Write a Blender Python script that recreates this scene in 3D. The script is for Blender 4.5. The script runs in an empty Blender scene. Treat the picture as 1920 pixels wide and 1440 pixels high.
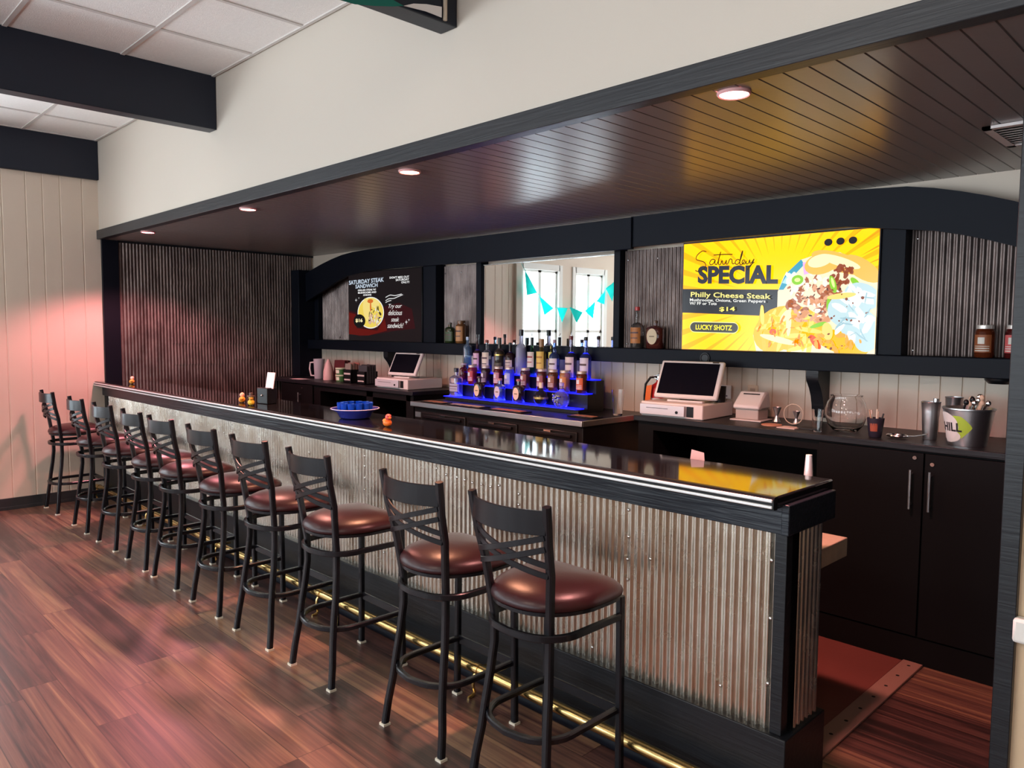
import bpy, math, random
from mathutils import Vector, Matrix
sc = bpy.context.scene
C = sc.collection
R = random.Random(7)
PI = math.pi

# ------------------------------------------------------------------ camera, world, exposure
def setup_camera():
    yaw, pitch, roll = math.radians(44.6274), math.radians(-4.0882), math.radians(0.4055)
    f = Vector((-math.cos(yaw)*math.cos(pitch), math.sin(yaw)*math.cos(pitch), math.sin(pitch)))
    r = f.cross(Vector((0, 0, 1))).normalized(); u = r.cross(f)
    r2 = r*math.cos(roll)+u*math.sin(roll); u2 = -r*math.sin(roll)+u*math.cos(roll)
    cd = bpy.data.cameras.new('camera'); cam = bpy.data.objects.new('camera', cd); C.objects.link(cam)
    m = Matrix((r2, u2, -f)).transposed().to_4x4(); m.translation = (7.5945, -2.2399, 1.5691)
    cam.matrix_world = m
    cd.sensor_width = 36; cd.lens = 36*1425.64/1920; cd.clip_start = .02
    sc.camera = cam
setup_camera()
sc.view_settings.view_transform = 'Standard'; sc.view_settings.look = 'None'
sc.view_settings.gamma = 1; sc.view_settings.use_curve_mapping = False
sc.view_settings.exposure = 0.0
sc.cycles.max_bounces = 8; sc.cycles.diffuse_bounces = 4; sc.cycles.glossy_bounces = 5
sc.cycles.transmission_bounces = 6; sc.cycles.transparent_max_bounces = 8
sc.cycles.sample_clamp_indirect = 6; sc.cycles.caustics_reflective = False; sc.cycles.caustics_refractive = False
sc.cycles.use_denoising = True
w = bpy.data.worlds.new('daylight_sky'); sc.world = w; w.use_nodes = True
bg = w.node_tree.nodes['Background']; bg.inputs[0].default_value = (.82, .92, 1.0, 1); bg.inputs[1].default_value = 8.5
# lower half of the world is brightened, added to light the ceiling from below
_n = w.node_tree.nodes; _l = w.node_tree.links; _tc = _n.new('ShaderNodeTexCoord'); _sp = _n.new('ShaderNodeSeparateXYZ'); _l.new(_tc.outputs['Generated'], _sp.inputs[0])
_cr = _n.new('ShaderNodeMapRange'); _cr.inputs[1].default_value = -.05; _cr.inputs[2].default_value = .05; _cr.inputs[3].default_value = 10.; _cr.inputs[4].default_value = 5.4
_l.new(_sp.outputs[2], _cr.inputs[0])
_wx = _n.new('ShaderNodeMapRange'); _wx.inputs[1].default_value = .3; _wx.inputs[2].default_value = -.6; _wx.inputs[3].default_value = 1.; _wx.inputs[4].default_value = 2.1   # the west side of the sky is the bright one
_l.new(_sp.outputs[0], _wx.inputs[0]); _mu = _n.new('ShaderNodeMath'); _mu.operation = 'MULTIPLY'; _l.new(_cr.outputs[0], _mu.inputs[0]); _l.new(_wx.outputs[0], _mu.inputs[1]); _l.new(_mu.outputs[0], bg.inputs[1])

def lamp(kind, name, loc, energy, color, rot=(0, 0, 0), **kw):
    d = bpy.data.lights.new(name, kind); d.energy = energy; d.color = color
    for k, v in kw.items(): setattr(d, k, v)
    o = bpy.data.objects.new(name, d); C.objects.link(o); o.location = loc; o.rotation_euler = rot
    return o
def portal(name, loc, rot, sx, sy):
    o = lamp('AREA', name, loc, 1, (1, 1, 1), rot, shape='RECTANGLE', size=sx, size_y=sy)
    o.data.cycles.is_portal = True
# windows of the left wall (x = 0) and of the front wall (y = -6.4) let the daylight in
SIDE_WIN = [(-2.06, -1.27), (-3.12, -2.41), (-4.2, -3.5), (-5.6, -4.7)]
FRONT_WIN = [(.5, 2.1), (2.7, 4.3), (4.9, 6.5), (7.1, 8.7)]
for a, b in SIDE_WIN: portal('side_window_portal', (-.12, (a+b)/2, 1.55), (0, -PI/2, 0), 1.8, b-a)
for a, b in FRONT_WIN: portal('front_window_portal', ((a+b)/2, -6.52, 1.55), (PI/2, 0, 0), b-a, 1.9)

# ------------------------------------------------------------------ materials
def nodes_of(name):
    m = bpy.data.materials.new(name); m.use_nodes = True
    nt = m.node_tree; b = nt.nodes['Principled BSDF']
    return m, nt, b
def S(b, k, v):
    if k in b.inputs: b.inputs[k].default_value = v
def mat(name, col, rough=.5, metal=0., trans=0., ior=1.45, emit=None, es=1., coat=0., spec=None, bump=0., bscale=60., var=0., vscale=8., alpha=1.):
    m, nt, b = nodes_of(name); c = (*col, 1)
    S(b, 'Base Color', c); S(b, 'Roughness', rough); S(b, 'Metallic', metal); S(b, 'Transmission Weight', trans); S(b, 'IOR', ior)
    if coat: S(b, 'Coat Weight', coat); S(b, 'Coat Roughness', .05)
    if spec is not None: S(b, 'Specular IOR Level', spec)
    if emit: S(b, 'Emission Color', (*emit, 1)); S(b, 'Emission Strength', es)
    if alpha < 1: S(b, 'Alpha', alpha)
    L = nt.links
    if bump or var:
        tc = nt.nodes.new('ShaderNodeTexCoord')
    if bump:
        n = nt.nodes.new('ShaderNodeTexNoise'); n.inputs['Scale'].default_value = bscale; n.inputs['Detail'].default_value = 4
        L.new(tc.outputs['Object'], n.inputs['Vector'])
        bp = nt.nodes.new('ShaderNodeBump'); bp.inputs['Strength'].default_value = bump; bp.inputs['Distance'].default_value = .01
        L.new(n.outputs['Fac'], bp.inputs['Height']); L.new(bp.outputs[0], b.inputs['Normal'])
    if var:
        n = nt.nodes.new('ShaderNodeTexNoise'); n.inputs['Scale'].default_value = vscale; n.inputs['Detail'].default_value = 5
        L.new(tc.outputs['Object'], n.inputs['Vector'])
        r = nt.nodes.new('ShaderNodeValToRGB'); r.color_ramp.elements[0].position = .3; r.color_ramp.elements[1].position = .7
        r.color_ramp.elements[0].color = (*[x*(1-var) for x in col], 1); r.color_ramp.elements[1].color = (*[min(1, x*(1+var)) for x in col], 1)
        L.new(n.outputs['Fac'], r.inputs[0]); L.new(r.outputs[0], b.inputs['Base Color'])
    return m
_em = {}
def emat(col, s=1.0):
    k = (tuple(round(c, 3) for c in col), s)
    if k not in _em:
        m, nt, b = nodes_of('screen_light'); S(b, 'Base Color', (0, 0, 0, 1)); S(b, 'Roughness', .15); S(b, 'Specular IOR Level', .2)
        S(b, 'Emission Color', (*col, 1)); S(b, 'Emission Strength', s); _em[k] = m
    return _em[k]

def floor_material():
    m, nt, b = nodes_of('red_brown_plank_floor'); N = nt.nodes; L = nt.links
    def nd(t, **k):
        n = N.new(t)
        for a, v in k.items(): setattr(n, a, v)
        return n
    def mth(op, a, bb=None):
        n = nd('ShaderNodeMath', operation=op)
        for i, x in enumerate((a, bb)):
            if x is None: continue
            if isinstance(x, (int, float)): n.inputs[i].default_value = x
            else: L.new(x, n.inputs[i])
        return n.outputs[0]
    tc = nd('ShaderNodeTexCoord'); sp = nd('ShaderNodeSeparateXYZ'); L.new(tc.outputs['Object'], sp.inputs[0])
    X, Y = sp.outputs[0], sp.outputs[1]
    ry = mth('DIVIDE', Y, .152); row = mth('FLOOR', ry)
    wn = nd('ShaderNodeTexWhiteNoise', noise_dimensions='1D'); L.new(row, wn.inputs['W'])
    xo = mth('ADD', mth('DIVIDE', X, 1.22), mth('MULTIPLY', wn.outputs[0], 7.3)); col = mth('FLOOR', xo)
    cb = nd('ShaderNodeCombineXYZ'); L.new(row, cb.inputs[0]); L.new(col, cb.inputs[1])
    w2 = nd('ShaderNodeTexWhiteNoise', noise_dimensions='3D'); L.new(cb.outputs[0], w2.inputs['Vector'])
    # grain
    g = nd('ShaderNodeCombineXYZ'); L.new(mth('ADD', mth('MULTIPLY', X, .5), mth('MULTIPLY', w2.outputs[0], 40)), g.inputs[0])
    L.new(mth('MULTIPLY', Y, 15.), g.inputs[1]); L.new(mth('MULTIPLY', w2.outputs[0], 17), g.inputs[2])
    n1 = nd('ShaderNodeTexNoise'); n1.inputs['Scale'].default_value = 1.3; n1.inputs['Detail'].default_value = 5; n1.inputs['Distortion'].default_value = 1.6; n1.inputs['Roughness'].default_value = .6
    L.new(g.outputs[0], n1.inputs['Vector'])
    n2 = nd('ShaderNodeTexNoise'); n2.inputs['Scale'].default_value = 5; n2.inputs['Detail'].default_value = 5; n2.inputs['Roughness'].default_value = .5; L.new(g.outputs[0], n2.inputs['Vector'])
    v = mth('ADD', mth('MULTIPLY', n1.outputs[0], .85), mth('ADD', mth('MULTIPLY', n2.outputs[0], .22), mth('MULTIPLY', w2.outputs[0], .30)))
    rp = nd('ShaderNodeValToRGB'); cr = rp.color_ramp
    cr.elements[0].position = .50; cr.elements[0].color = (.034, .019, .018, 1)
    cr.elements[1].position = .90; cr.elements[1].color = (.30, .17, .10, 1)
    for p_, c_ in ((.59, (.080, .036, .032, 1)), (.67, (.125, .058, .047, 1)), (.77, (.185, .092, .064, 1))):
        e = cr.elements.new(p_); e.color = c_
    L.new(v, rp.inputs[0])
    # joints
    fy = mth('ABSOLUTE', mth('SUBTRACT', mth('FRACT', ry), .5)); fx = mth('ABSOLUTE', mth('SUBTRACT', mth('FRACT', xo), .5))
    j = mth('MAXIMUM', mth('GREATER_THAN', fy, .486), mth('GREATER_THAN', fx, .4985))
    mx = nd('ShaderNodeMix', data_type='RGBA'); L.new(mth('MULTIPLY', j, .75), mx.inputs[0]); L.new(rp.outputs[0], mx.inputs[6]); mx.inputs[7].default_value = (.02, .008, .008, 1)
    L.new(mx.outputs[2], b.inputs['Base Color'])
    L.new(mth('ADD', mth('MULTIPLY', n2.outputs[0], .12), .28), b.inputs['Roughness'])
    bp = nd('ShaderNodeBump'); bp.inputs['Strength'].default_value = .18; bp.inputs['Distance'].default_value = .003; S(b, 'IOR', 1.55); S(b, 'Coat Weight', .2); S(b, 'Coat Roughness', .42)
    L.new(mth('SUBTRACT', 1., j), bp.inputs['Height']); L.new(bp.outputs[0], b.inputs['Normal'])
    return m

def galvanized(name, base, dark, rough=.38, metal=.85):
    m, nt, b = nodes_of(name); N = nt.nodes; L = nt.links
    tc = N.new('ShaderNodeTexCoord'); mp = N.new('ShaderNodeMapping'); L.new(tc.outputs['Object'], mp.inputs[0])
    mp.inputs['Scale'].default_value = (1, 1, .45)
    n = N.new('ShaderNodeTexNoise'); n.inputs['Scale'].default_value = 7; n.inputs['Detail'].default_value = 8; n.inputs['Roughness'].default_value = .65
    L.new(mp.outputs[0], n.inputs[0])
    r = N.new('ShaderNodeValToRGB'); r.color_ramp.elements[0].position = .35; r.color_ramp.elements[1].position = .65
    r.color_ramp.elements[0].color = (*dark, 1); r.color_ramp.elements[1].color = (*base, 1)
    L.new(n.outputs[0], r.inputs[0]); L.new(r.outputs[0], b.inputs['Base Color'])
    vo = N.new('ShaderNodeTexVoronoi'); vo.inputs['Scale'].default_value = 45; L.new(tc.outputs['Object'], vo.inputs[0])
    n3 = N.new('ShaderNodeTexNoise'); n3.inputs['Scale'].default_value = 14; n3.inputs['Detail'].default_value = 5; L.new(tc.outputs['Object'], n3.inputs[0])
    mr = N.new('ShaderNodeMapRange'); mr.inputs[3].default_value = rough-.08; mr.inputs[4].default_value = rough+.14; L.new(n3.outputs[0], mr.inputs[0]); L.new(mr.outputs[0], b.inputs['Roughness'])
    ad = N.new('ShaderNodeMath'); ad.operation = 'ADD'; L.new(vo.outputs[0], ad.inputs[0]); L.new(n3.outputs[0], ad.inputs[1])
    bp = N.new('ShaderNodeBump'); bp.inputs['Strength'].default_value = .025; bp.inputs['Distance'].default_value = .003
    L.new(n3.outputs[0], bp.inputs['Height']); L.new(bp.outputs[0], b.inputs['Normal'])
    S(b, 'Metallic', metal)
    return m

def wood_paint(name, col, rough=.42, strength=.35):
    m, nt, b = nodes_of(name); N = nt.nodes; L = nt.links
    tc = N.new('ShaderNodeTexCoord'); mp = N.new('ShaderNodeMapping'); mp.inputs['Scale'].default_value = (2.2, 30, 45)
    L.new(tc.outputs['Object'], mp.inputs[0]); n = N.new('ShaderNodeTexNoise'); n.inputs['Scale'].default_value = 1.6; n.inputs['Detail'].default_value = 6; n.inputs['Distortion'].default_value = .6
    L.new(mp.outputs[0], n.inputs[0])
    bp = N.new('ShaderNodeBump'); bp.inputs['Strength'].default_value = strength; bp.inputs['Distance'].default_value = .006
    L.new(n.outputs[0], bp.inputs['Height']); L.new(bp.outputs[0], b.inputs['Normal'])
    S(b, 'Base Color', (*col, 1)); S(b, 'Roughness', rough); S(b, 'Specular IOR Level', .32)
    return m

def cloth(name, col):
    m, nt, b = nodes_of(name); S(b, 'Base Color', (*col, 1)); S(b, 'Roughness', .9)
    t = nt.nodes.new('ShaderNodeBsdfTranslucent'); t.inputs[0].default_value = (*col, 1)
    x = nt.nodes.new('ShaderNodeMixShader'); x.inputs[0].default_value = .6; o = nt.nodes['Material Output']
    nt.links.new(b.outputs[0], x.inputs[1]); nt.links.new(t.outputs[0], x.inputs[2]); nt.links.new(x.outputs[0], o.inputs[0])
    return m
M = dict(
    cream=mat('cream_wall_paint', (.66, .55, .45), .55, bump=.05, bscale=180),
    soffit=mat('warm_white_wall_paint', (.54, .48, .41), .6, bump=.05, bscale=200),
    yellowish=mat('tan_wall_with_painted_yellow_light', (.66, .50, .33), .6),  # yellow light falling on this tan wall is put into its colour
    tan=mat('brown_tan_wall_paint', (.30, .22, .15), .6),
    tile=mat('ceiling_tile', (.90, .87, .84), .9, bump=.3, bscale=260, var=.03, vscale=60),
    grid=mat('ceiling_grid_white', (.62, .58, .55), .5),
    beam=mat('beam_paint_with_daylight_blue', (.014, .018, .030), .4, spec=.35),  # blue cast of daylight on the beams is put into this colour
    trim=wood_paint('charcoal_trim_paint', (.030, .031, .034), .38, .25),
    niche=mat('brown_grey_bead_board_paint', (.225, .195, .180), .28, bump=.04, bscale=40),
    black=wood_paint('black_painted_wood', (.010, .011, .014), .40, .2),
    apron=wood_paint('brushed_black_apron', (.014, .018, .026), .34, .55),
    hutch=mat('navy_black_paint', (.006, .0075, .013), .45, spec=.12),
    cabinet=mat('matte_black_cabinet', (.004, .004, .0045), .6, spec=.15),
    bartop=mat('glossy_black_resin', (.010, .009, .010), .07, coat=.4, var=.3, vscale=5),
    galv=galvanized('galvanized_corrugated_steel', (.80, .77, .69), (.62, .55, .45), .22, .95),
    galvd=galvanized('weathered_corrugated_steel', (.24, .19, .175), (.10, .075, .07), .40, .8),
    chrome=mat('pale_metal_strip', (.86, .87, .88), .3, metal=.35),
    steel=mat('brushed_stainless_steel', (.66, .68, .70), .34, metal=1, bump=.05, bscale=90),
    brass=mat('polished_brass', (.80, .56, .22), .24, metal=1, var=.12, vscale=9),
    frame=mat('black_powder_coat', (.009, .009, .012), .27, spec=.38),
    vinyl=mat('dark_burgundy_vinyl', (.030, .007, .009), .34, spec=.42, bump=.04, bscale=140),
    glide=mat('cream_plastic_glide', (.75, .70, .58), .5),
    white=mat('white_plastic', (.72, .66, .64), .4),
    offwhite=mat('white_trim_paint', (.80, .78, .74), .45),
    blackp=mat('black_plastic', (.009, .009, .010), .3, spec=.3),
    screen=mat('dark_glass_screen', (.004, .004, .008), .08),
    mirror=mat('mirror_silver', (.90, .93, .93), .005, metal=1),
    glass=mat('clear_glass', (1, 1, 1), .02, trans=1, ior=1.45),
    bluecup=mat('blue_translucent_plastic', (.01, .10, .75), .15, trans=.35, emit=(0, .05, .6), es=.0),
    silver=mat('silver_metal', (.75, .74, .73), .2, metal=1),
    mat_=mat('dull_red_floor_runner', (.17, .050, .042), .45, bump=.08, bscale=50, var=.08, vscale=3),
    matedge=mat('pale_runner_edge_strip', (.30, .17, .14), .45),
    wood=mat('pale_wood', (.55, .45, .34), .5, var=.1, vscale=20),
    floor=floor_material(),
    led=mat('blue_led_shelf', (.02, .03, .4), .3, emit=(.005, .008, 1.0), es=2.2),
    red=mat('red_enamel', (.45, .012, .012), .25),
    orange=mat('orange_tag_card', (.9, .16, .02), .6),
    siding=mat('white_siding', (.75, .82, .85), .6),
    teal=cloth('teal_bunting_cloth', (.02, .62, .58)),
    paper=mat('white_paper', (.85, .82, .80), .7),
    dark=mat('unlit_cavity_black', (.004, .004, .004), .8),
)

# ------------------------------------------------------------------ mesh builder
class MB:
    def __init__(s): s.v = []; s.f = []; s.mi = []; s.k = 0
    def add(s, vs, fs):
        n = len(s.v); s.v += [tuple(x) for x in vs]
        for f in fs: s.f.append([i+n for i in f]); s.mi.append(s.k)
        return s
    def box(s, x0, x1, y0, y1, z0, z1):
        v = [(x, y, z) for z in (z0, z1) for y in (y0, y1) for x in (x0, x1)]
        return s.add(v, [(0, 2, 3, 1), (4, 5, 7, 6), (0, 1, 5, 4), (2, 6, 7, 3), (0, 4, 6, 2), (1, 3, 7, 5)])
    def quad(s, a, b, c, d): return s.add([a, b, c, d], [(0, 1, 2, 3)])
    def sweep(s, pts, sec, up=None, closed=False, scales=None):
        """sec: list of 2-D offsets (side, up)"""
        P = [Vector(p) for p in pts]; n = len(P); m = len(sec); rings = []
        prev = None
        for i, p in enumerate(P):
            if closed: t = (P[(i+1) % n]-P[i-1])
            else: t = P[min(i+1, n-1)]-P[max(i-1, 0)]
            t.normalize()
            if up is not None: u = Vector(up)
            else:
                u = prev if prev is not None else (Vector((0, 0, 1)) if abs(t.z) < .9 else Vector((0, 1, 0)))
            sd = t.cross(u)
            if sd.length < 1e-6: sd = t.orthogonal()
            sd.normalize(); uu = sd.cross(t).normalized(); prev = uu
            k = scales[i] if scales else 1
            rings.append([p+sd*a*k+uu*b*k for a, b in sec])
        vs = [q for r in rings for q in r]; fs = []
        for i in range(n if closed else n-1):
            j = (i+1) % n
            for a in range(m):
                b = (a+1) % m; fs.append((i*m+a, i*m+b, j*m+b, j*m+a))
        if not closed: fs.append(tuple(range(m))[::-1]); fs.append(tuple((n-1)*m+a for a in range(m)))
        return s.add(vs, fs)
    def tube(s, pts, r, n=10, closed=False, scales=None):
        return s.sweep(pts, [(r*math.cos(2*PI*i/n), r*math.sin(2*PI*i/n)) for i in range(n)], None, closed, scales)
    def bar(s, pts, w, h, up=(0, 0, 1), closed=False):
        c = min(w, h)*.18; a, b = w/2, h/2
        return s.sweep(pts, [(-a, -b+c), (-a+c, -b), (a-c, -b), (a, -b+c), (a, b-c), (a-c, b), (-a+c, b), (-a, b-c)], up, closed)
    def lathe(s, prof, c=(0, 0, 0), n=24, pw=2., sx=1., sy=1., rot=0., cap=True, a0=None, a1=None):
        part = a0 is not None; cols = n+1 if part else n; vs = []
        for r, z in prof:
            for i in range(cols):
                t = (a0+(a1-a0)*i/n) if part else 2*PI*i/n
                ct, st = math.cos(t), math.sin(t)
                k = (abs(ct)**pw+abs(st)**pw)**(-1/pw); x, y = r*k*ct*sx, r*k*st*sy
                vs.append((c[0]+x*math.cos(rot)-y*math.sin(rot), c[1]+x*math.sin(rot)+y*math.cos(rot), c[2]+z))
        fs = []
        for j in range(len(prof)-1):
            for i in range(n):
                b = i+1 if part else (i+1) % n
                fs.append((j*cols+i, j*cols+b, (j+1)*cols+b, (j+1)*cols+i))
        if cap and not part:
            if prof[0][0] > 1e-5: fs.append(tuple(range(n))[::-1])
            if prof[-1][0] > 1e-5: fs.append(tuple((len(prof)-1)*n+i for i in range(n)))
        return s.add(vs, fs)
    def ball(s, c, rx, ry=None, rz=None, n=16, m=10):
        ry = ry or rx; rz = rz or rx
        prof = [(math.sin(PI*j/m), -math.cos(PI*j/m)) for j in range(m+1)]
        vs = []; fs = []
        for a, z in prof:
            for i in range(n): vs.append((c[0]+rx*a*math.cos(2*PI*i/n), c[1]+ry*a*math.sin(2*PI*i/n), c[2]+rz*z))
        for j in range(m):
            for i in range(n): fs.append((j*n+i, j*n+(i+1) % n, (j+1)*n+(i+1) % n, (j+1)*n+i))
        return s.add(vs, fs)
    def prism(s, poly, ax, a0, a1):
        """poly in the two other axes (order xyz without ax)"""
        def P(p, a):
            return {'x': (a, p[0], p[1]), 'y': (p[0], a, p[1]), 'z': (p[0], p[1], a)}[ax]
        n = len(poly); vs = [P(p, a0) for p in poly]+[P(p, a1) for p in poly]
        fs = [tuple(range(n)), tuple(range(2*n-1, n-1, -1))]+[(i, (i+1) % n, n+(i+1) % n, n+i) for i in range(n)]
        return s.add(vs, fs)
    def strip(s, top, bot, y0, y1):
        """board between two x-z polylines (same count), thickness along y"""
        n = len(top)
        for i in range(n-1):
            q = [bot[i], bot[i+1], top[i+1], top[i]]
            s.prism(q, 'y', y0, y1)
        return s
    def corr(s, a0, a1, z0, z1, plane, axis='x', pitch=.03, amp=.006, out=-1, lean=0.):
        """corrugated sheet in x-z (axis x, plane = y) or y-z (axis y, plane = x)"""
        n = max(2, int((a1-a0)/pitch*8)); vs = []
        for i in range(n+1):
            a = a0+(a1-a0)*i/n; o = amp*math.sin(2*PI*a/pitch)*out
            for z, l in ((z0, lean), (z1, 0)):
                q = plane+o+l*out
                vs.append((a, q, z) if axis == 'x' else (q, a, z))
        return s.add(vs, [(2*i, 2*i+2, 2*i+3, 2*i+1) for i in range(n)])

def wloc(o):
    v = Vector((0, 0, 0))
    while o is not None: v += o.location; o = o.parent
    return v
def mesh(name, b, ms, smooth=35, fix=True):
    me = bpy.data.meshes.new(name); me.from_pydata(b.v, [], b.f)
    for m in (ms if isinstance(ms, (list, tuple)) else [ms]): me.materials.append(m)
    me.polygons.foreach_set('material_index', b.mi)
    if fix:
        import bmesh
        bm = bmesh.new(); bm.from_mesh(me); bmesh.ops.recalc_face_normals(bm, faces=bm.faces); bm.to_mesh(me); bm.free()
    me.update()
    if smooth:
        me.polygons.foreach_set('use_smooth', [True]*len(me.polygons)); me.set_sharp_from_angle(angle=math.radians(smooth))
    return me
def bev(o, wd):
    if wd:
        m = o.modifiers.new('bevel', 'BEVEL'); m.width = wd; m.segments = 2; m.limit_method = 'ANGLE'; m.angle_limit = math.radians(40)
def tag(o, label, cat, group=None, kind=None):
    if label: o['label'] = label
    if cat: o['category'] = cat
    if group: o['group'] = group
    if kind: o['kind'] = kind
    return o
def root(name, loc, label, cat, group=None, rz=0.):
    o = bpy.data.objects.new(name, None); C.objects.link(o); o.location = loc; o.rotation_euler[2] = rz; o.empty_display_size = .05
    return tag(o, label, cat, group)
def part(name, b, ms, parent, local=False, bevel=0, smooth=35, label=None, fix=True):
    if not local:
        w_ = wloc(parent); b.v = [(x-w_.x, y-w_.y, z-w_.z) for x, y, z in b.v]
    o = bpy.data.objects.new(name, mesh(name, b, ms, smooth, fix)); C.objects.link(o); o.parent = parent
    bev(o, bevel)
    if label: o['label'] = label
    return o
def single(name, b, ms, label, cat, group=None, bevel=0, smooth=35, kind=None, fix=True):
    xs = [v[0] for v in b.v]; ys = [v[1] for v in b.v]; zs = [v[2] for v in b.v]
    c = ((min(xs)+max(xs))/2, (min(ys)+max(ys))/2, min(zs)) if kind != 'structure' else (0, 0, 0)
    b.v = [(x-c[0], y-c[1], z-c[2]) for x, y, z in b.v]
    o = bpy.data.objects.new(name, mesh(name, b, ms, smooth, fix)); C.objects.link(o); o.location = c
    bev(o, bevel)
    return tag(o, label, cat, group, kind)
def struct(name, b, ms, bevel=0, smooth=35, fix=True): return single(name, b, ms, None, None, kind='structure', bevel=bevel, smooth=smooth, fix=fix)
def copy_tree(o, parent=None):
    c = o.copy(); C.objects.link(c); c.parent = parent
    for ch in o.children: copy_tree(ch, c)
    return c
def text_mb(s, x0, x1, z0, z1, y, bold=0., shear=0., ax='y'):
    """lettering fitted to a rectangle on a plane y = const"""
    cu = bpy.data.curves.new('lettering', 'FONT'); cu.body = s; cu.size = 1; cu.offset = bold; cu.shear = shear; cu.resolution_u = 3
    t = bpy.data.objects.new('lettering', cu); me = bpy.data.meshes.new_from_object(t)
    vs = [v.co.copy() for v in me.vertices]; fs = [tuple(p.vertices) for p in me.polygons]
    bpy.data.objects.remove(t); bpy.data.curves.remove(cu); bpy.data.meshes.remove(me)
    X0, X1 = min(v.x for v in vs), max(v.x for v in vs); Y0, Y1 = min(v.y for v in vs), max(v.y for v in vs)
    b = MB()
    b.add([(x0+(v.x-X0)/(X1-X0)*(x1-x0), y, z0+(v.y-Y0)/(Y1-Y0)*(z1-z0)) for v in vs], fs)
    return b

# ================================================================== THE SETTING
SY = -.025; BY = 2.146; ZN = 2.362; ZC = 3.229; XR = 7.15
struct('floor', MB().box(-.2, 9.6, -6.6, 2.3, -.1, 0), M['floor'])
# ceiling: lay-in tiles between beams
cb = MB(); cb.box(-.2, 9.6, -6.6, 0, ZC, ZC+.08)
struct('ceiling', cb, M['tile'])
gb = MB()
for i in range(-1, 17):
    x = .052+.6096*i
    gb.box(x-.012, x+.012, -6.4, SY-.012, ZC-.006, ZC+.004)
for j in range(0, 11):
    y = -.594-.6096*j
    gb.box(0, 9.5, y-.012, y+.012, ZC-.007, ZC+.004)
gb.box(0, 9.5, SY-.02, SY-.001, ZC-.008, ZC+.004)
struct('trim_1', gb, M['grid'])
# soffit wall above the bar, continuing to the right of the opening down to the floor
struct('wall_front_soffit', MB().box(0, 9.6, SY+.01, SY+.09, ZN+.03, ZC), M['soffit'])
struct('wall_right_of_opening', MB().box(7.155, 9.6, SY+.01, BY+.15, 0, ZN+.03), M['yellowish'])
# left wall with bead board and window openings
def beadwall(b, a0, a1, z0, z1, plane, axis, sgn, pitches, depth=.004, gw=.006):
    pts = [(a0, plane)]; a = a0+pitches[0]*.6; i = 0
    while a < a1-.02:
        pts += [(a-gw/2, plane), (a-gw/5, plane-sgn*depth), (a+gw/5, plane-sgn*depth), (a+gw/2, plane)]
        i += 1; a += pitches[i % len(pitches)]
    pts.append((a1, plane)); pts += [(a1, plane-sgn*.06), (a0, plane-sgn*.06)]
    if axis == 'z': pass
    return pts
lw = MB()
pts = beadwall(None, -1.12, SY+.01, 0, 0, 0, 'y', 1, [.175, .126, .134], gw=.012)
lw.prism([(p[1], p[0]) for p in pts], 'z', 0, ZC)
lw.box(-.1, 0, SY+.01, BY+.06, 0, ZC)
struct('wall_left', lw, M['cream'], smooth=0)
lw2 = MB()
ys = [-6.5]+[v for ab in reversed(SIDE_WIN) for v in ab]+[-1.12]
for i in range(0, len(ys), 2): lw2.box(-.1, 0, ys[i], ys[i+1], 0, ZC)
for a, b_ in SIDE_WIN:
    lw2.box(-.1, 0, a, b_, 0, .65); lw2.box(-.1, 0, a, b_, 2.45, ZC)
struct('wall_left_windows', lw2, M['cream'])
struct('trim_2', MB().box(0, .05, -1.24, -1.12, 0, ZC), M['soffit'], bevel=.004)
fw = MB(); xs = [-.1]+[v for ab in FRONT_WIN for v in ab]+[9.6]
for i in range(0, len(xs), 2): fw.box(xs[i], xs[i+1], -6.5, -6.4, 0, ZC)
for a, b_ in FRONT_WIN: fw.box(a, b_, -6.5, -6.4, 0, .6); fw.box(a, b_, -6.5, -6.4, 2.5, ZC)
struct('wall_street', fw, M['tan'])
struct('wall_right', MB().box(9.5, 9.6, -6.5, SY, 0, ZC), M['tan'])
# windows: frame, sash, pane
def window(i, ax, a, b_, z0, z1):
    def bx(m, u0, u1, d0, d1, z0_, z1_):
        if ax == 'x': m.box(d0, d1, u0, u1, z0_, z1_)
        else: m.box(u0, u1, -6.4+d0, -6.4+d1, z0_, z1_)
    f = MB(); t = .055
    for (u0, u1, q0, q1) in ((a-.06, a+t*.4, z0-.06, z1+.07), (b_-t*.4, b_+.06, z0-.06, z1+.07), (a, b_, z1-.02, z1+.07), (a-.08, b_+.08, z0-.07, z0+.02)):
        bx(f, u0, u1, -.09, .022, q0, q1)
    o = struct('window_%d' % i, f, M['offwhite'], bevel=.003)
    s = MB(); mid = (z0+z1)/2; c = (a+b_)/2
    for (u0, u1, q0, q1) in ((a+.02, a+.06, z0, z1), (b_-.06, b_-.02, z0, z1), (a+.02, b_-.02, z0, z0+.05), (a+.02, b_-.02, z1-.05, z1), (a+.02, b_-.02, mid-.02, mid+.02), (c-.03, c+.03, z0, z1)):
        bx(s, u0, u1, -.06, -.02, q0, q1)
    part('sash', s, M['offwhite'], o)
for i, (a, b_) in enumerate(SIDE_WIN): window(i+1, 'x', a, b_, .65, 2.45)
for i, (a, b_) in enumerate(FRONT_WIN): window(i+5, 'y', a, b_, .6, 2.5)
# baseboard on the left wall
struct('baseboard_left', MB().box(.0, .014, -1.12, .0, .0, .10).box(.0, .022, -1.12, .0, 0, .028), M['trim'], bevel=.003)
# back wall of the bar: bead board below, paint above
bw = MB(); pts = beadwall(None, 0, XR+.02, 0, 0, BY, 'x', -1, [.103], depth=.007, gw=.009)
bw.prism(pts, 'z', 0, 2.0)
bw.box(0, XR+.02, BY, BY+.06, 2.0, ZN+.05)
struct('wall_back', bw, M['cream'], smooth=0)
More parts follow.
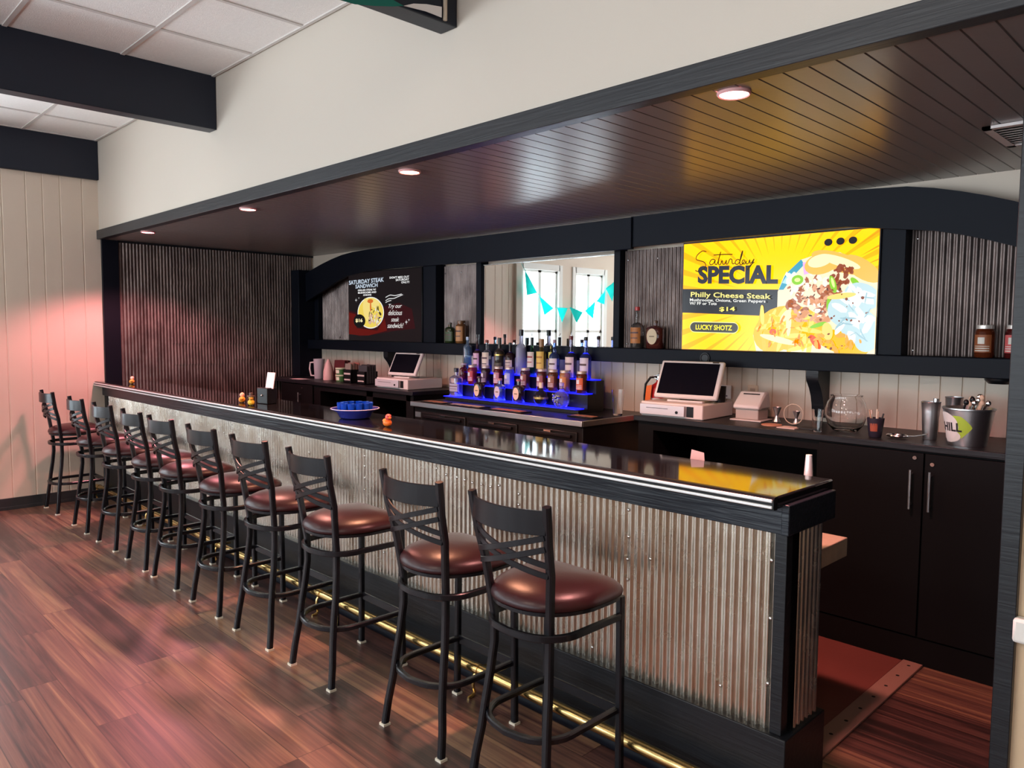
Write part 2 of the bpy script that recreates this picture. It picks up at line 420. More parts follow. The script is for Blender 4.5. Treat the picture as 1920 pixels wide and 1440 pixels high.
# niche ceiling: bead board running front to back
nc = MB(); pts = beadwall(None, 0.02, XR+.01, 0, 0, ZN, 'x', -1, [.081], depth=.004, gw=.007)
pts2 = [(p[0], p[1]) for p in pts]
nc.prism(pts2, 'y', SY+.012, BY)
nc.box(0, XR+.1, SY+.05, BY+.06, ZN+.03, ZN+.08)
struct('ceiling_niche', nc, M['niche'], smooth=0)
# trim around the opening
struct('trim_3', MB().box(0, XR+.06, SY-.012, SY+.05, ZN-.004, 2.438), M['trim'], bevel=.003)
struct('trim_4', MB().box(0, .034, SY+.02, .135, 0, ZN-.004), M['hutch'], bevel=.002)
struct('trim_5', MB().box(XR-.03, XR+.012, SY-.012, SY+.14, 0, ZN-.004), M['black'], bevel=.002)
struct('trim_6', MB().box(0, .012, .135, BY, ZN-.02, ZN), M['black'])
cr_ = MB().box(7.16, 9.5, SY-.02, SY+.01, .812, .848).box(7.16, 9.5, SY-.012, SY+.01, .80, .86)
struct('trim_7', MB().box(7.158, 9.5, SY-.028, SY+.01, .80, .862), M['offwhite'], bevel=.008)
struct('wall_niche_right', MB().box(XR, XR+.006, SY+.1, BY, 0, ZN), M['hutch'])

# beams under the ceiling
for x0, x1, lab in ((2.416, 2.528, 'dark ceiling beam tinted daylight blue, with lit tiles on both sides'), (.0, .043, 'narrow dark beam tight against the panelled left wall'),
                    (4.875, 4.985, 'dark ceiling beam with green bunting at its end'), (7.33, 7.44, 'dark ceiling beam nearest the right side of the room')):
    single('ceiling_beam', MB().box(x0, x1, -6.39, SY+.008, 2.881, ZC-.001), M['beam'], lab, 'beam', 'dark beams across the ceiling', bevel=.004)

# house across the street seen through the windows
hb = MB().box(-5.2, -5.0, -8, 1, -.5, 2.1)
for k in range(14): hb.box(-5.0, -4.985, -8, 1, -.3+k*.17, -.29+k*.17+.13)
h = root('neighbouring_house', (-5.1, -3.5, -.5), 'pale sided house seen outside through the left windows', 'house')
part('siding', hb, M['siding'], h)
part('roof', MB().prism([(-5.3, 2.1), (-4.8, 2.1), (-6.2, 3.0)], 'y', -8.2, 1.2), M['grid'], h)

# ================================================================== DOWNLIGHTS
LAMPS = [(.901, .095, (1., .30, .34), 230), (2.70, .11, (1., .38, .30), 170), (4.46, .12, (1., .42, .24), 190), (6.263, .103, (1., .38, .34), 190)]
LNAME = ['farthest from camera', 'second from the left wall', 'glowing orange, third from the left', 'closest to the camera']
for (x, y, c, e), nm in zip(LAMPS, LNAME):
    r = root('recessed_downlight', (x, y, ZN-.008), 'round recessed downlight in the brown ceiling, ' + nm, 'ceiling light', 'recessed downlights over the bar')
    part('trim_ring', MB().lathe([(.047, .006), (.047, 0), (.051, -.003), (.056, .002), (.056, .008)], n=32, cap=False), mat('ring_with_painted_pink_glow', (.8, .45, .45), .4), r, local=True)  # pink glow of the lens on the white ring is put into its colour
    part('lens', MB().lathe([(.0001, 0), (.048, 0)], n=32, cap=False), mat('glowing_lens', (1, 1, 1), .5, emit=(c[0], c[1]*.8, c[2]*.8), es=22), r, local=True, fix=False)
    l = lamp('SPOT', 'downlight_beam', (0, 0, -.012), e, c, spot_size=math.radians(134), spot_blend=.4, shadow_soft_size=.09)
    l.parent = r
# unseen panel lights added behind and above the camera for extra ambient light
for x, y in ((2.0, -3.6), (5.6, -3.6), (8.4, -4.2)):
    r = root('added_fill_panel', (x, y, ZC-.012), 'added square fill light out of view in the dining room ceiling', 'ceiling light', 'added fill lights out of view')
    part('panel_frame', MB().box(-.3, .3, -.3, -.28, -.01, .01).box(-.3, .3, .28, .3, -.01, .01).box(-.3, -.28, -.3, .3, -.01, .01).box(.28, .3, -.3, .3, -.01, .01), M['offwhite'], r, local=True)
    part('diffuser', MB().quad((-.28, -.28, 0), (.28, -.28, 0), (.28, .28, 0), (-.28, .28, 0)), mat('fill_panel_diffuser', (1, 1, 1), .5, emit=(1, .86, .72), es=6), r, local=True)
    l = lamp('AREA', 'fill_panel_glow', (0, 0, -.02), 38, (1, .82, .66), shape='SQUARE', size=.56); l.parent = r
# air vent in the niche ceiling
r = root('air_vent', (6.90, 1.35, ZN-.004), 'white rimmed air vent in the dark ceiling above right television', 'vent')
part('frame', MB().box(-.17, .17, -.2, -.17, -.008, .003).box(-.17, .17, .17, .2, -.008, .003).box(-.17, -.14, -.2, .2, -.008, .003).box(.14, .17, -.2, .2, -.008, .003), M['white'], r, local=True)
lv = MB()
for k in range(9): lv.prism([(-.165+k*.04, -.004), (-.135+k*.04, .004), (-.13+k*.04, .002), (-.16+k*.04, -.006)], 'x', -.14, .14)
part('louvre', lv, M['grid'], r, local=True)

# ================================================================== BAR COUNTER
XE = 6.515
bar = root('bar_counter', (3.3, .1, 0), 'long bar counter with glossy black top and corrugated metal front', 'bar counter')
part('carcass', MB().box(.04, 6.53, .02, .24, .0, 1.0), M['black'], bar)
part('corrugated_front', MB().corr(.04, XE, .285, .95, .006, amp=.0065), M['galv'], bar, smooth=60, fix=False)
part('plinth', MB().box(.0, 6.575, -.03, .262, 0, .298), M['black'], bar, bevel=.004)
part('base_molding', MB().tube([(.0, -.035, .035), (6.56, -.035, .035)], .03, 12), M['hutch'], bar)
part('apron', MB().box(0, 6.558, -.03, .0, .944, 1.032), M['apron'], bar, bevel=.003)
part('end_apron', MB().box(6.54, 6.566, -.034, .31, .944, 1.04), M['apron'], bar, bevel=.003)
part('corner_post', MB().box(6.512, 6.552, -.012, .03, .298, .944), M['black'], bar, bevel=.002)
part('left_post', MB().box(.0, .07, -.012, .03, .298, .944), M['black'], bar, bevel=.002)
part('corrugated_end', MB().corr(.06, .232, .3, .944, 6.558, 'y', amp=.005, out=1), M['galv'], bar, smooth=60, fix=False)
part('counter_top', MB().box(0, 6.545, -.075, .335, 1.03, 1.07), M['bartop'], bar, bevel=.006)
rb = MB().prism([(-.096, 1.034), (-.096, 1.062), (-.088, 1.071), (-.07, 1.071), (-.07, 1.03), (-.088, 1.03)], 'x', 0, 6.545)
part('arm_rail', rb, M['blackp'], bar)
for z in (1.035, 1.054):
    part('chrome_strip', MB().box(0, 6.542, -.101, -.094, z, z+.0105), M['chrome'], bar, bevel=.003)
sd = MB().ball((0, 0, 0), .0062, .004, .0062, 8, 6)
scr = None
SC = [(4.829, .916), (4.90, .895), (4.976, .894), (5.03, .89), (5.082, .885), (5.142, .887), (5.201, .886), (5.254, .899), (5.375, .881), (5.375, .836), (5.372, .723), (5.943, .913), (5.945, .814),
      (5.942, .729), (5.944, .653), (6.043, .752), (4.229, .846), (4.228, .783), (4.227, .72), (4.23, .9), (5.573, .357), (5.782, .346), (6.502, .663), (6.333, .385), (6.5, .85), (6.5, .45),
      (3.66, .85), (3.66, .75), (3.09, .86), (3.09, .78), (2.52, .85), (4.8, .60), (4.4, .42), (4.95, .45)]
for x, z in SC:
    if scr is None: scr = part('screw', sd, M['silver'], bar, local=True)
    else:
        c = scr.copy(); C.objects.link(c); c.parent = bar; scr2 = c
        c.location = Vector((x, -.0045, z))-bar.location
scr.location = Vector((SC[0][0], -.0045, SC[0][1]))-bar.location
# shelf on the bartenders' side
us = root('underbar_shelf', (5.6, .6, 0), 'pale wooden shelf sticking out behind the near end of the bar', 'shelf')
part('shelf_board', MB().box(3.0, 6.42, .245, .80, .68, .755), M['wood'], us, bevel=.003)
for x in (3.1, 5.0, 6.2):
    part('leg', MB().box(x-.02, x+.02, .72, .76, 0, .68), M['black'], us)
# brass foot rail
fr = root('foot_rail', (3.3, -.1, 0), 'brass foot rail running along the base of the bar', 'foot rail')
part('rail', MB().tube([(.03, -.108, .112), (6.62, -.108, .112)], .0225, 16), M['brass'], fr)
for i, x in enumerate((.10, 1.35, 2.64, 3.95, 5.24, 6.5)):
    pts_ = [(x, -.108, .118), (x, -.133, .085), (x, -.138, .05), (x, -.128, .02), (x, -.140, .006), (x, -.165, .004)]
    part('bracket', MB().tube(pts_, .008, 8, scales=[1.3, 1, .9, .9, 1.1, .8]).tube([(x-.012, -.108, .112), (x+.012, -.108, .112)], .026, 16).tube([(x, -.1, .112), (x, -.03, .112)], .009, 8), M['brass'], fr)

# ================================================================== BAR STOOLS
def make_stool():
    t = root('bar_stool', (0, 0, 0), 'x', 'bar stool')
    F = M['frame']
    post = [(.0, .176, -.187), (.1, .168, -.175), (.2, .152, -.163), (.3, .144, -.151), (.4, .136, -.137), (.5, .128, -.127), (.6, .129, -.127), (.7, .140, -.139), (.8, .152, -.151), (.9, .162, -.175), (1.0, .170, -.190), (1.028, .172, -.194)]
    for s in (-1, 1):
        lg = part('back_leg', MB().bar([(s*x, y, z) for z, x, y in post], .026, .026, (0, 1, 0)), F, t, local=True)
        part('foot_glide', MB().box(s*.176-.016, s*.176+.016, -.187-.016, -.187+.016, 0, .010), M['glide'], lg, local=True)
        lg = part('front_leg', MB().bar([(s*.176, .19, .0), (s*.168, .19, .655)], .026, .026, (0, 1, 0)), F, t, local=True)
        part('foot_glide', MB().box(s*.176-.016, s*.176+.016, .174, .206, 0, .010), M['glide'], lg, local=True)
    def U(hw, yf, yr, z, rr, n=7):
        pts = [(hw, yf, z), (hw, yr+rr, z)]
        for i in range(1, n): a = i/n*PI/2; pts.append((hw-rr+rr*math.cos(a), yr+rr-rr*math.sin(a), z))
        pts.append((hw-rr, yr-.002, z)); pts.append((0, yr-.008, z))
        return pts+[(-x, y, z) for x, y, z in pts[-2::-1]]
    part('foot_ring', MB().bar(U(.166, .19, -.19, .25, .13), .022, .022), F, t, local=True)
    part('foot_bar', MB().bar([(-.165, .19, .245), (.165, .19, .245)], .010, .036), F, t, local=True)
    part('support_hoop', MB().bar(U(.172, .19, -.178, .585, .13), .018, .024), F, t, local=True)
    # seat: rounded trapezoid, wide at the front
    def outline(k, n=56):
        o = []
        for i in range(n):
            a = 2*PI*i/n; ct, st = math.cos(a), math.sin(a); e = 5.5 if st > 0 else 2.4
            q = (abs(ct)**e+abs(st)**e)**(-1/e)
            y = (.203 if st > 0 else .200)*q*st+.010; x = q*ct*(.205 if st > 0 else .205-.03*abs(q*st))
            o.append((x*k, .010+(y-.010)*k))
        return o
    def stack(levels):
        b = MB(); n = 56; vs = []
        for k, z in levels: vs += [(x, y, z) for x, y in outline(k)]
        fs = [(j*n+i, j*n+(i+1) % n, (j+1)*n+(i+1) % n, (j+1)*n+i) for j in range(len(levels)-1) for i in range(n)]
        fs += [tuple(range(n))[::-1], tuple((len(levels)-1)*n+i for i in range(n))]
        return b.add(vs, fs)
    part('seat_pan', stack([(.92, .652), (.965, .655), (.965, .667), (.90, .669)]), F, t, local=True)
    part('seat_cushion', stack([(.95, .668), (.99, .671), (1.0, .678), (.995, .686), (.965, .698), (.90, .710), (.78, .722), (.6, .732), (.35, .738), (.1, .740)]), M['vinyl'], t, local=True, smooth=70)
    # backrest: bowed crest and four crossing slats
    def bow(x0, z0, x1, z1, h, th, name, dy=0.):
        pts = []
        for i in range(13):
            u = i/12; x = x0+(x1-x0)*u; z = z0+(z1-z0)*u
            yb = -.194+(1.0-z)*.20
            pts.append((x, yb-.052*(1-(x/.17)**2)+dy, z))
        part(name, MB().bar(pts, th, h), F, t, local=True)
    bow(-.165, .975, .165, .975, .078, .010, 'crest_rail')
    bow(-.160, .915, .156, .832, .019, .006, 'cross_slat'); bow(-.158, .876, .152, .797, .019, .006, 'cross_slat')
    bow(-.152, .832, .160, .928, .019, .006, 'cross_slat', -.007); bow(-.150, .790, .158, .890, .019, .006, 'cross_slat', -.007)
    return t
ST = [(.315, 0, 'in front of the panelled wall, farthest from camera'), (1.132, -1, 'second from the left wall'), (1.760, 1, 'third from the left wall'), (2.364, -1, 'fourth from the left wall'),
      (2.857, 1, 'fifth from the left wall'), (3.455, 0, 'sixth from the left wall'), (4.023, 1, 'fourth back from the nearest stool'), (4.603, -1, 'third back from the nearest stool'),
      (5.346, 0, 'second back, just behind the nearest stool'), (5.866, 0, 'nearest the camera at the bar end')]
stool0 = make_stool()
for i, (x, rz, lab) in enumerate(ST):
    o = stool0 if i == 0 else copy_tree(stool0)
    o.location = (x, -.356, 0); o.rotation_euler[2] = math.radians(rz)
    o['label'] = ('black metal bar stool with burgundy seat, ' + lab)
    o['group'] = 'bar stools lined up along the bar'

# ================================================================== BACK BAR HUTCH
hu = root('back_bar_hutch', (3.6, 2.0, 1.35), 'dark wooden hutch with arched valance and long shelf behind the bar', 'hutch')
H = M['hutch']
part('shelf', MB().box(.17, XR, 1.975, BY, 1.350, 1.448), H, hu, bevel=.004)
part('end_pillar', MB().box(0, .175, 1.872, BY, 1.0495, 2.19), H, hu, bevel=.006)
part('valance', MB().box(2.68, 4.485, 1.94, 1.975, 2.115, 2.325), H, hu, bevel=.004)
topL = [(.17, 2.15), (.344, 2.198), (.485, 2.232), (.695, 2.275), (.896, 2.306), (1.09, 2.322), (1.395, 2.33), (2.70, 2.33)]
botL = [(.17, 1.85), (.37, 1.912), (.585, 1.978), (.792, 2.044), (.991, 2.095), (1.275, 2.122), (1.6, 2.13), (2.70, 2.122)]
part('arch_panel', MB().strip(topL, botL, 1.955, 1.985), H, hu, smooth=20)
topR = [(4.47, 2.33), (5.9, 2.33), (6.2, 2.312), (6.326, 2.289), (6.446, 2.258), (6.56, 2.224), (6.671, 2.186), (6.85, 2.115), (7.0, 2.04), (XR, 1.95)]
botR = [(4.47, 2.13), (5.9, 2.135), (6.184, 2.098), (6.335, 2.078), (6.455, 2.049), (6.57, 2.015), (6.681, 1.976), (6.85, 1.90), (7.0, 1.82), (XR, 1.72)]
part('arch_panel', MB().strip(topR, botR, 1.955, 1.985), H, hu, smooth=20)
for x0, x1 in ((.175, .25), (2.115, 2.30), (2.80, 2.862), (4.252, 4.305), (6.05, 6.182)):
    part('stile', MB().box(x0, x1, 2.03 if x1-x0 > .1 else 2.06, BY-.002, 1.448, 2.14), H, hu, bevel=.002)
part('shelf_puck', MB().lathe([(.0001, 1.322), (.045, 1.322), (.062, 1.338), (.064, 1.3502), (.0001, 1.3502)], (6.63, 2.05, 0), 24), M['blackp'], hu)
for x in (1.60, 5.73):
    prof = [(BY-.001, 1.353), (1.985, 1.353), (1.985, 1.31), (1.99, 1.29), (2.005, 1.275), (2.03, 1.245), (2.055, 1.20), (2.07, 1.15), (2.08, 1.10), (2.10, 1.075), (BY-.001, 1.07)]
    part('corbel', MB().prism([(a, b_) for a, b_ in prof], 'x', x-.035, x+.035), M['black'], hu)
# corrugated infill panels
for x0, x1 in ((.25, .93), (2.30, 2.80), (4.305, 4.86), (6.182, XR-.004)):
    r = part('corrugated_panel', MB().corr(x0, x1, 1.449, 2.125, 2.120, amp=.005), M['galvd'], hu, smooth=60, fix=False)
    s0 = None
    for k in range(6):
        x = x0+.03+(x1-x0-.06)*(k % 3)/2; z = 1.475 if k < 3 else 2.06
        if s0 is None: s0 = part('screw', MB().ball((0, 0, 0), .006, .004, .006, 8, 6), M['silver'], r, local=True); c = s0
        else: c = s0.copy(); C.objects.link(c); c.parent = r
        c.location = Vector((x, 2.113, z))-hu.location
# corrugated cladding on the left wall of the niche, lapped pieces
clad = root('corrugated_wall_cladding', (.02, 1.1, 1.07), 'lapped corrugated metal cladding on the far left wall behind the bar', 'metal cladding')
rows = {0: [.1, 2.342], 1: [.1, 1.215, 1.42, 1.62, 1.99, 2.15, 2.342], 2: [.1, 1.25, 1.42, 1.62, 1.80, 2.342], 3: [.1, 1.80, 2.342]}
cols = [(.136, .62), (.60, 1.21), (1.19, 1.72), (1.70, 2.12)]
for k, (a, b_) in enumerate(cols):
    zz = rows[k]
    m_ = MB()
    for z0, z1 in zip(zz, zz[1:]): m_.corr(a, b_, z0-.01, z1, .014+.003*(k % 2), 'y', amp=.0035, out=1, lean=.007)
    part('sheet', m_, M['galvd'], clad, smooth=60, fix=False)
# mirror
mi = root('wall_mirror', (3.55, 2.08, 1.449), 'large frameless mirror behind the bottles reflecting windows and bunting', 'mirror')
part('mirror_glass', MB().box(2.862, 4.252, 2.080, 2.09, 1.449, 2.10), M['mirror'], mi, smooth=0)
part('mirror_edge', MB().box(2.862, 4.252, 2.076, 2.092, 2.10, 2.106).box(4.246, 4.252, 2.076, 2.092, 1.449, 2.106), M['silver'], mi)

# ================================================================== TELEVISIONS
TVY = 2.016
def tv_base(x0, x1, z0, z1, label):
    t = root('television', ((x0+x1)/2, TVY, z0), label, 'television')
    part('housing', MB().box(x0-.008, x1+.008, TVY+.002, TVY+.05, z0-.010, z1+.008), M['blackp'], t, bevel=.003)
    part('wall_bracket', MB().box((x0+x1)/2-.15, (x0+x1)/2+.15, TVY+.05, 2.115, z0+.2, z0+.45), M['blackp'], t)
    return t
def poly(b, pts, y): b.add([(x, y, z) for x, z in pts], [tuple(range(len(pts)))])
def ell(b, cx, cz, rx, rz, y, n=24, rot=0.):
    poly(b, [(cx+rx*math.cos(2*PI*i/n)*math.cos(rot)-rz*math.sin(2*PI*i/n)*math.sin(rot), cz+rx*math.cos(2*PI*i/n)*math.sin(rot)+rz*math.sin(2*PI*i/n)*math.cos(rot)) for i in range(n)], y)
def clip_poly(pts, x0, x1, z0, z1):
    def cl(P, f, inter):
        o = []
        for i, q in enumerate(P):
            p = P[i-1]
            if f(q):
                if not f(p): o.append(inter(p, q))
                o.append(q)
            elif f(p): o.append(inter(p, q))
        return o
    def ix(X): return lambda p, q: (X, p[1]+(q[1]-p[1])*(X-p[0])/(q[0]-p[0]))
    def iz(Z): return lambda p, q: (p[0]+(q[0]-p[0])*(Z-p[1])/(q[1]-p[1]), Z)
    for f, g in ((lambda p: p[0] >= x0, ix(x0)), (lambda p: p[0] <= x1, ix(x1)), (lambda p: p[1] >= z0, iz(z0)), (lambda p: p[1] <= z1, iz(z1))):
        if pts: pts = cl(pts, f, g)
    return pts
TX, TZ, TW, TH = 4.850, 1.452, 1.205, .672
tv = tv_base(TX, TX+TW, TZ, TZ+TH, 'bright yellow television menu reading SPECIAL on the right of the hutch')
ES = 1.2
cY, cY2, cDk, cW = (1., .49, .0), (1., .68, .0), (.018, .018, .02), (1, 1, 1)
scr_ = part('screen', MB().quad((TX, TVY, TZ), (TX+TW, TVY, TZ), (TX+TW, TVY, TZ+TH), (TX, TVY, TZ+TH)), emat(cY, 1.75), tv)
ly = [0]
def layer(name, polys, col, s=ES, parent=None, oxz=(TX, TZ), size=(TW, TH), clipit=True):
    if len(polys) in (2, 3, 4, 5):
        for P in polys: o = layer(name, [P], col, s, parent, oxz, size, clipit)
        return o
    ly[0] += 1; y = TVY-.0003*ly[0]; b = MB()
    for P in polys:
        if clipit: P = clip_poly(P, 0, size[0], 0, size[1])
        if len(P) >= 3: poly(b, [(oxz[0]+x, oxz[1]+z) for x, z in P], y)
    return part(name+'_print', b, emat(col, s), parent or scr_, smooth=0, fix=False)
def E(cx, cz, rx, rz=None, rot=0., n=20):
    rz = rz or rx
    return [(cx+rx*math.cos(2*PI*i/n)*math.cos(rot)-rz*math.sin(2*PI*i/n)*math.sin(rot), cz+rx*math.cos(2*PI*i/n)*math.sin(rot)+rz*math.sin(2*PI*i/n)*math.cos(rot)) for i in range(n)]
def scatter(n, cx, cz, rx, rz, s0, s1, asp=.5, seed=1):
    q = random.Random(seed); o = []
    for _ in range(n):
        a = q.uniform(0, 2*PI); d = math.sqrt(q.random()); s = q.uniform(s0, s1); k = q.uniform(0, PI)
        base = E(cx+rx*d*math.cos(a), cz+rz*d*math.sin(a), s, s*asp*q.uniform(.7, 1.3), k, 9)
        c = (sum(p[0] for p in base)/9, sum(p[1] for p in base)/9)
        o.append([(c[0]+(p[0]-c[0])*q.uniform(.8, 1.25), c[1]+(p[1]-c[1])*q.uniform(.8, 1.25)) for p in base])
    return o
rays = []
for k in range(44):
    a = 2*PI*k/44; c = (.66, .30); w_ = .035
    rays.append([(c[0]+.28*math.cos(a), c[1]+.28*math.sin(a)), (c[0]+1.5*math.cos(a-w_), c[1]+1.5*math.sin(a-w_)), (c[0]+1.5*math.cos(a+w_), c[1]+1.5*math.sin(a+w_))])
layer('sun_rays', rays, (1., .34, .0), 1.75)
layer('orange_rays', [[(.66+.5*math.cos(a), .3+.5*math.sin(a)), (.66+1.5*math.cos(a-.028), .3+1.5*math.sin(a-.028)), (.66+1.5*math.cos(a+.028), .3+1.5*math.sin(a+.028))] for a in [.25+.11*k for k in range(9)]], (1., .24, .0), 1.75)
layer('dark_band', [[(0, .387), (.66, .362), (.66, .205), (0, .235)]], (.022, .024, .03))
layer('plate', [[(.645, .35), (.68, .44), (.78, .528), (.91, .562), (1.0, .555), (1.21, .44), (1.21, 0), (.52, 0), (.497, .095), (.54, .2), (.645, .25)]], (1., .80, .55))
layer('plate_rim', [[(.65, .36), (.69, .45), (.78, .53), (.80, .50), (.74, .44), (.68, .36)]], (.05, .35, .50))
layer('plate_gleam', [[(.67, .40), (.71, .46), (.74, .44), (.71, .39)]], (.45, .75, .9))
layer('wrapper', [[(.79, .51), (.86, .52), (.87, .46), (.80, .44)]], (1., .45, .85))
layer('bun', [E(1.0, .50, .17, .05, -.35), E(1.12, .46, .12, .05, -.6), E(.90, .50, .10, .06, .2)], (1., .52, .10))
layer('bun_highlight', [E(1.0, .505, .12, .025, -.35), E(.89, .515, .07, .035, .2)], (1., .85, .50))
layer('fries_back', [E(.72, .14, .20, .13), E(.62, .10, .12, .11), E(1.02, .06, .16, .06, -.3)], (1., .50, .0))
q = random.Random(3)
fr_ = []
for _ in range(34):
    cx, cz = q.uniform(.54, .86), q.uniform(.02, .23); a = q.choice([q.uniform(-.5, .3), q.uniform(1.0, 1.7)])
    fr_.append(E(cx, cz, q.uniform(.04, .085), .014, a, 12))
layer('fries', fr_[:17], (1., .52, .02)); layer('fries', fr_[17:], (1., .70, .12))
layer('fries', [E(.70, .21, .05, .02, .9), E(.66, .07, .12, .018, -.22), E(.72, .17, .016, .08)], (1., .88, .45))
layer('ketchup', [E(.625, .115, .022, .018), E(.88, .06, .05, .02, -.9)], (.95, .08, .01))
layer('steak', scatter(46, .86, .33, .16, .12, .012, .035, .6, 5), (.42, .13, .06))
layer('steak', scatter(36, .87, .26, .13, .11, .012, .03, .6, 6), (.75, .36, .20))
layer('steak', scatter(20, 1.02, .43, .07, .05, .01, .025, .6, 8), (.30, .07, .03))
layer('onion', scatter(30, .87, .31, .17, .13, .008, .022, .5, 9), (1., .85, .72))
layer('char', scatter(34, .88, .31, .17, .13, .004, .012, .4, 14), (.10, .03, .02))
layer('cheese_melt', scatter(12, .78, .40, .10, .06, .012, .03, .5, 15), (1., .9, .75))
layer('fry_shadow', scatter(26, .70, .12, .17, .11, .010, .028, .25, 16), (.85, .26, .0))
layer('pepper', [E(.766, .413, .035, .028), E(.97, .38, .018, .05, .3), E(1.091, .387, .035, .015, -.8), E(.895, .155, .05, .012, .3), E(.95, .27, .012, .04)], (.25, .60, .02))
layer('pepper_centre', [E(.766, .413, .018, .012), E(.97, .39, .008, .03, .3)], (.75, .9, .3))
layer('mayonnaise', [E(1.06, .24, .115, .10), E(1.13, .31, .10, .07, -.4), E(1.12, .15, .10, .09), E(1.16, .07, .06, .06)], (.52, .70, .74))
layer('mayonnaise', scatter(16, 1.09, .22, .10, .14, .03, .06, .45, 31), (.86, .92, .92))
layer('mayonnaise_fold', scatter(12, 1.09, .21, .10, .14, .02, .05, .10, 33), (.36, .55, .62))
layer('cheese', [E(1.02, .315, .08, .016, .1), E(.95, .12, .03, .05, .2)], (1., .70, .18))
layer('crumbs', scatter(16, 1.02, .07, .16, .05, .008, .03, .5, 12), (.9, .40, .05))
layer('crumbs', scatter(24, .98, .2, .2, .18, .003, .009, .8, 13), (.25, .06, .02))
layer('black_dot', [E(.938, .613, .023, .020), E(1.005, .614, .023, .020), E(1.072, .614, .023, .020)], cDk)
pill = [(.10+.034*math.cos(a), .143+.034*math.sin(a)) for a in [PI/2+PI*i/10 for i in range(11)]]+[(.373+.034*math.cos(a), .137+.034*math.sin(a)) for a in [-PI/2+PI*i/10 for i in range(11)]]
layer('pill_badge_rim', [[(x, z) for x, z in pill]], (1., .95, .45))
layer('pill_badge', [[(.237+(x-.237)*.985, .140+(z-.140)*.88) for x, z in pill]], (.06, .06, .05))
def tv_text(name, s, x0, x1, z0, z1, col, bold=0., shear=0., slope=0., o=(TX, TZ), parent=None):
    ly[0] += 1
    b = text_mb(s, o[0]+x0, o[0]+x1, o[1]+z0, o[1]+z1, TVY-.0003*ly[0], bold, shear)
    if slope: b.v = [(x, y, z+slope*(x-o[0]-x0)) for x, y, z in b.v]
    return part(name, b, emat(col, ES), parent or scr_, smooth=0, fix=False)
tv_text('lettering_print', 'SPECIAL', .115, .652, .415, .527, (.03, .035, .05), .05, slope=-.04)
tv_text('lettering_print', 'Philly Cheese Steak', .068, .61, .325, .366, (1., .85, .25), .016, slope=-.05)
tv_text('lettering_print', 'Mushrooms, Onions, Green Peppers', .062, .578, .302, .325, (.9, .9, .85), .016, slope=-.04)
tv_text('lettering_print', 'W/ FF or Tots', .061, .255, .284, .303, (.9, .9, .85), .016, slope=-.03)
tv_text('lettering_print', '$14', .275, .381, .236, .266, (1., .85, .15), .02)
tv_text('lettering_print', 'LUCKY SHOTZ', .110, .366, .126, .158, (1., .85, .05), .03, slope=-.02)
# handwritten Saturday as strokes
def ribbon(b, pts, w_, y):
    for p, q_ in zip(pts, pts[1:]):
        d = Vector((q_[0]-p[0], q_[1]-p[1]))
        if d.length < 1e-6: continue
        n_ = Vector((-d.y, d.x)).normalized()*w_
        poly(b, [(p[0]+n_.x, p[1]+n_.y), (q_[0]+n_.x, q_[1]+n_.y), (q_[0]-n_.x, q_[1]-n_.y), (p[0]-n_.x, p[1]-n_.y)], y)
def spline(P, n=6):
    o = []
    for i in range(len(P)-1):
        p0, p1, p2, p3 = P[max(i-1, 0)], P[i], P[i+1], P[min(i+2, len(P)-1)]
        for k in range(n):
            t = k/n
            o.append(tuple(.5*((2*p1[j])+(-p0[j]+p2[j])*t+(2*p0[j]-5*p1[j]+4*p2[j]-p3[j])*t*t+(-p0[j]+3*p1[j]-3*p2[j]+p3[j])*t**3) for j in (0, 1)))
    return o+[P[-1]]
sb = MB(); ly[0] += 1; yy = TVY-.0003*ly[0]
STR = [[(.175, .612), (.145, .618), (.110, .595), (.102, .570), (.125, .560), (.160, .548), (.172, .525), (.150, .500), (.120, .492), (.098, .500)],
       [(.235, .560), (.215, .562), (.200, .545), (.205, .530), (.225, .535), (.238, .558), (.236, .535), (.250, .530), (.262, .560), (.275, .605), (.262, .560), (.262, .530), (.275, .528), (.285, .552), (.290, .530), (.305, .530), (.315, .552), (.314, .530), (.325, .530), (.338, .556), (.352, .552), (.356, .528), (.372, .530)],
       [(.225, .588), (.290, .588), (.355, .584)],
       [(.405, .545), (.390, .552), (.375, .538), (.382, .522), (.400, .530), (.418, .575), (.422, .602), (.412, .575), (.405, .525), (.420, .520), (.438, .542), (.425, .545), (.420, .528), (.438, .522), (.446, .540), (.448, .522), (.462, .524), (.470, .545), (.472, .524), (.485, .530), (.498, .548), (.485, .520), (.465, .492), (.455, .488), (.470, .508), (.500, .530)]]
for P in STR:
    sb = MB(); ribbon(sb, [(TX+x, TZ+z) for x, z in spline(P)], .003, yy)
    part('handwriting_print', sb, emat((.04, .03, .0), 1.), scr_, smooth=0, fix=False)

# left television
LX, LZ, LW, LH = .922, 1.452, 1.19, .668
tl = tv_base(LX, LX+LW, LZ, LZ+LH, 'dark television menu about a Saturday steak sandwich on the left')
bs = (.012, .009, .010)
scl = part('screen', MB().quad((LX, TVY, LZ), (LX+LW, TVY, LZ), (LX+LW, TVY, LZ+LH), (LX, TVY, LZ+LH)), emat(bs, 1.), tl)
lk = dict(parent=scl, oxz=(LX, LZ), size=(LW, LH)); ly[0] = 0
layer('red_wash', [[(0, .30), (.16, .27), (.45, .26), (.62, .33), (.85, .36), (1.05, .30), (1.10, .12), (.8, .10), (.45, .06), (.2, .04), (0, .07)]], (.035, .006, .008), 1., **lk)
layer('red_wash', [[(0, .28), (.12, .26), (.14, .12), (.5, .10), (.62, .22), (.66, .10), (.35, .05), (.2, .05), (0, .06)]], (.12, .008, .006), 1., **lk)
layer('food_rim', [E(.385, .272, .226, .154, n=40)], (1, 1, .95), .9, **lk)
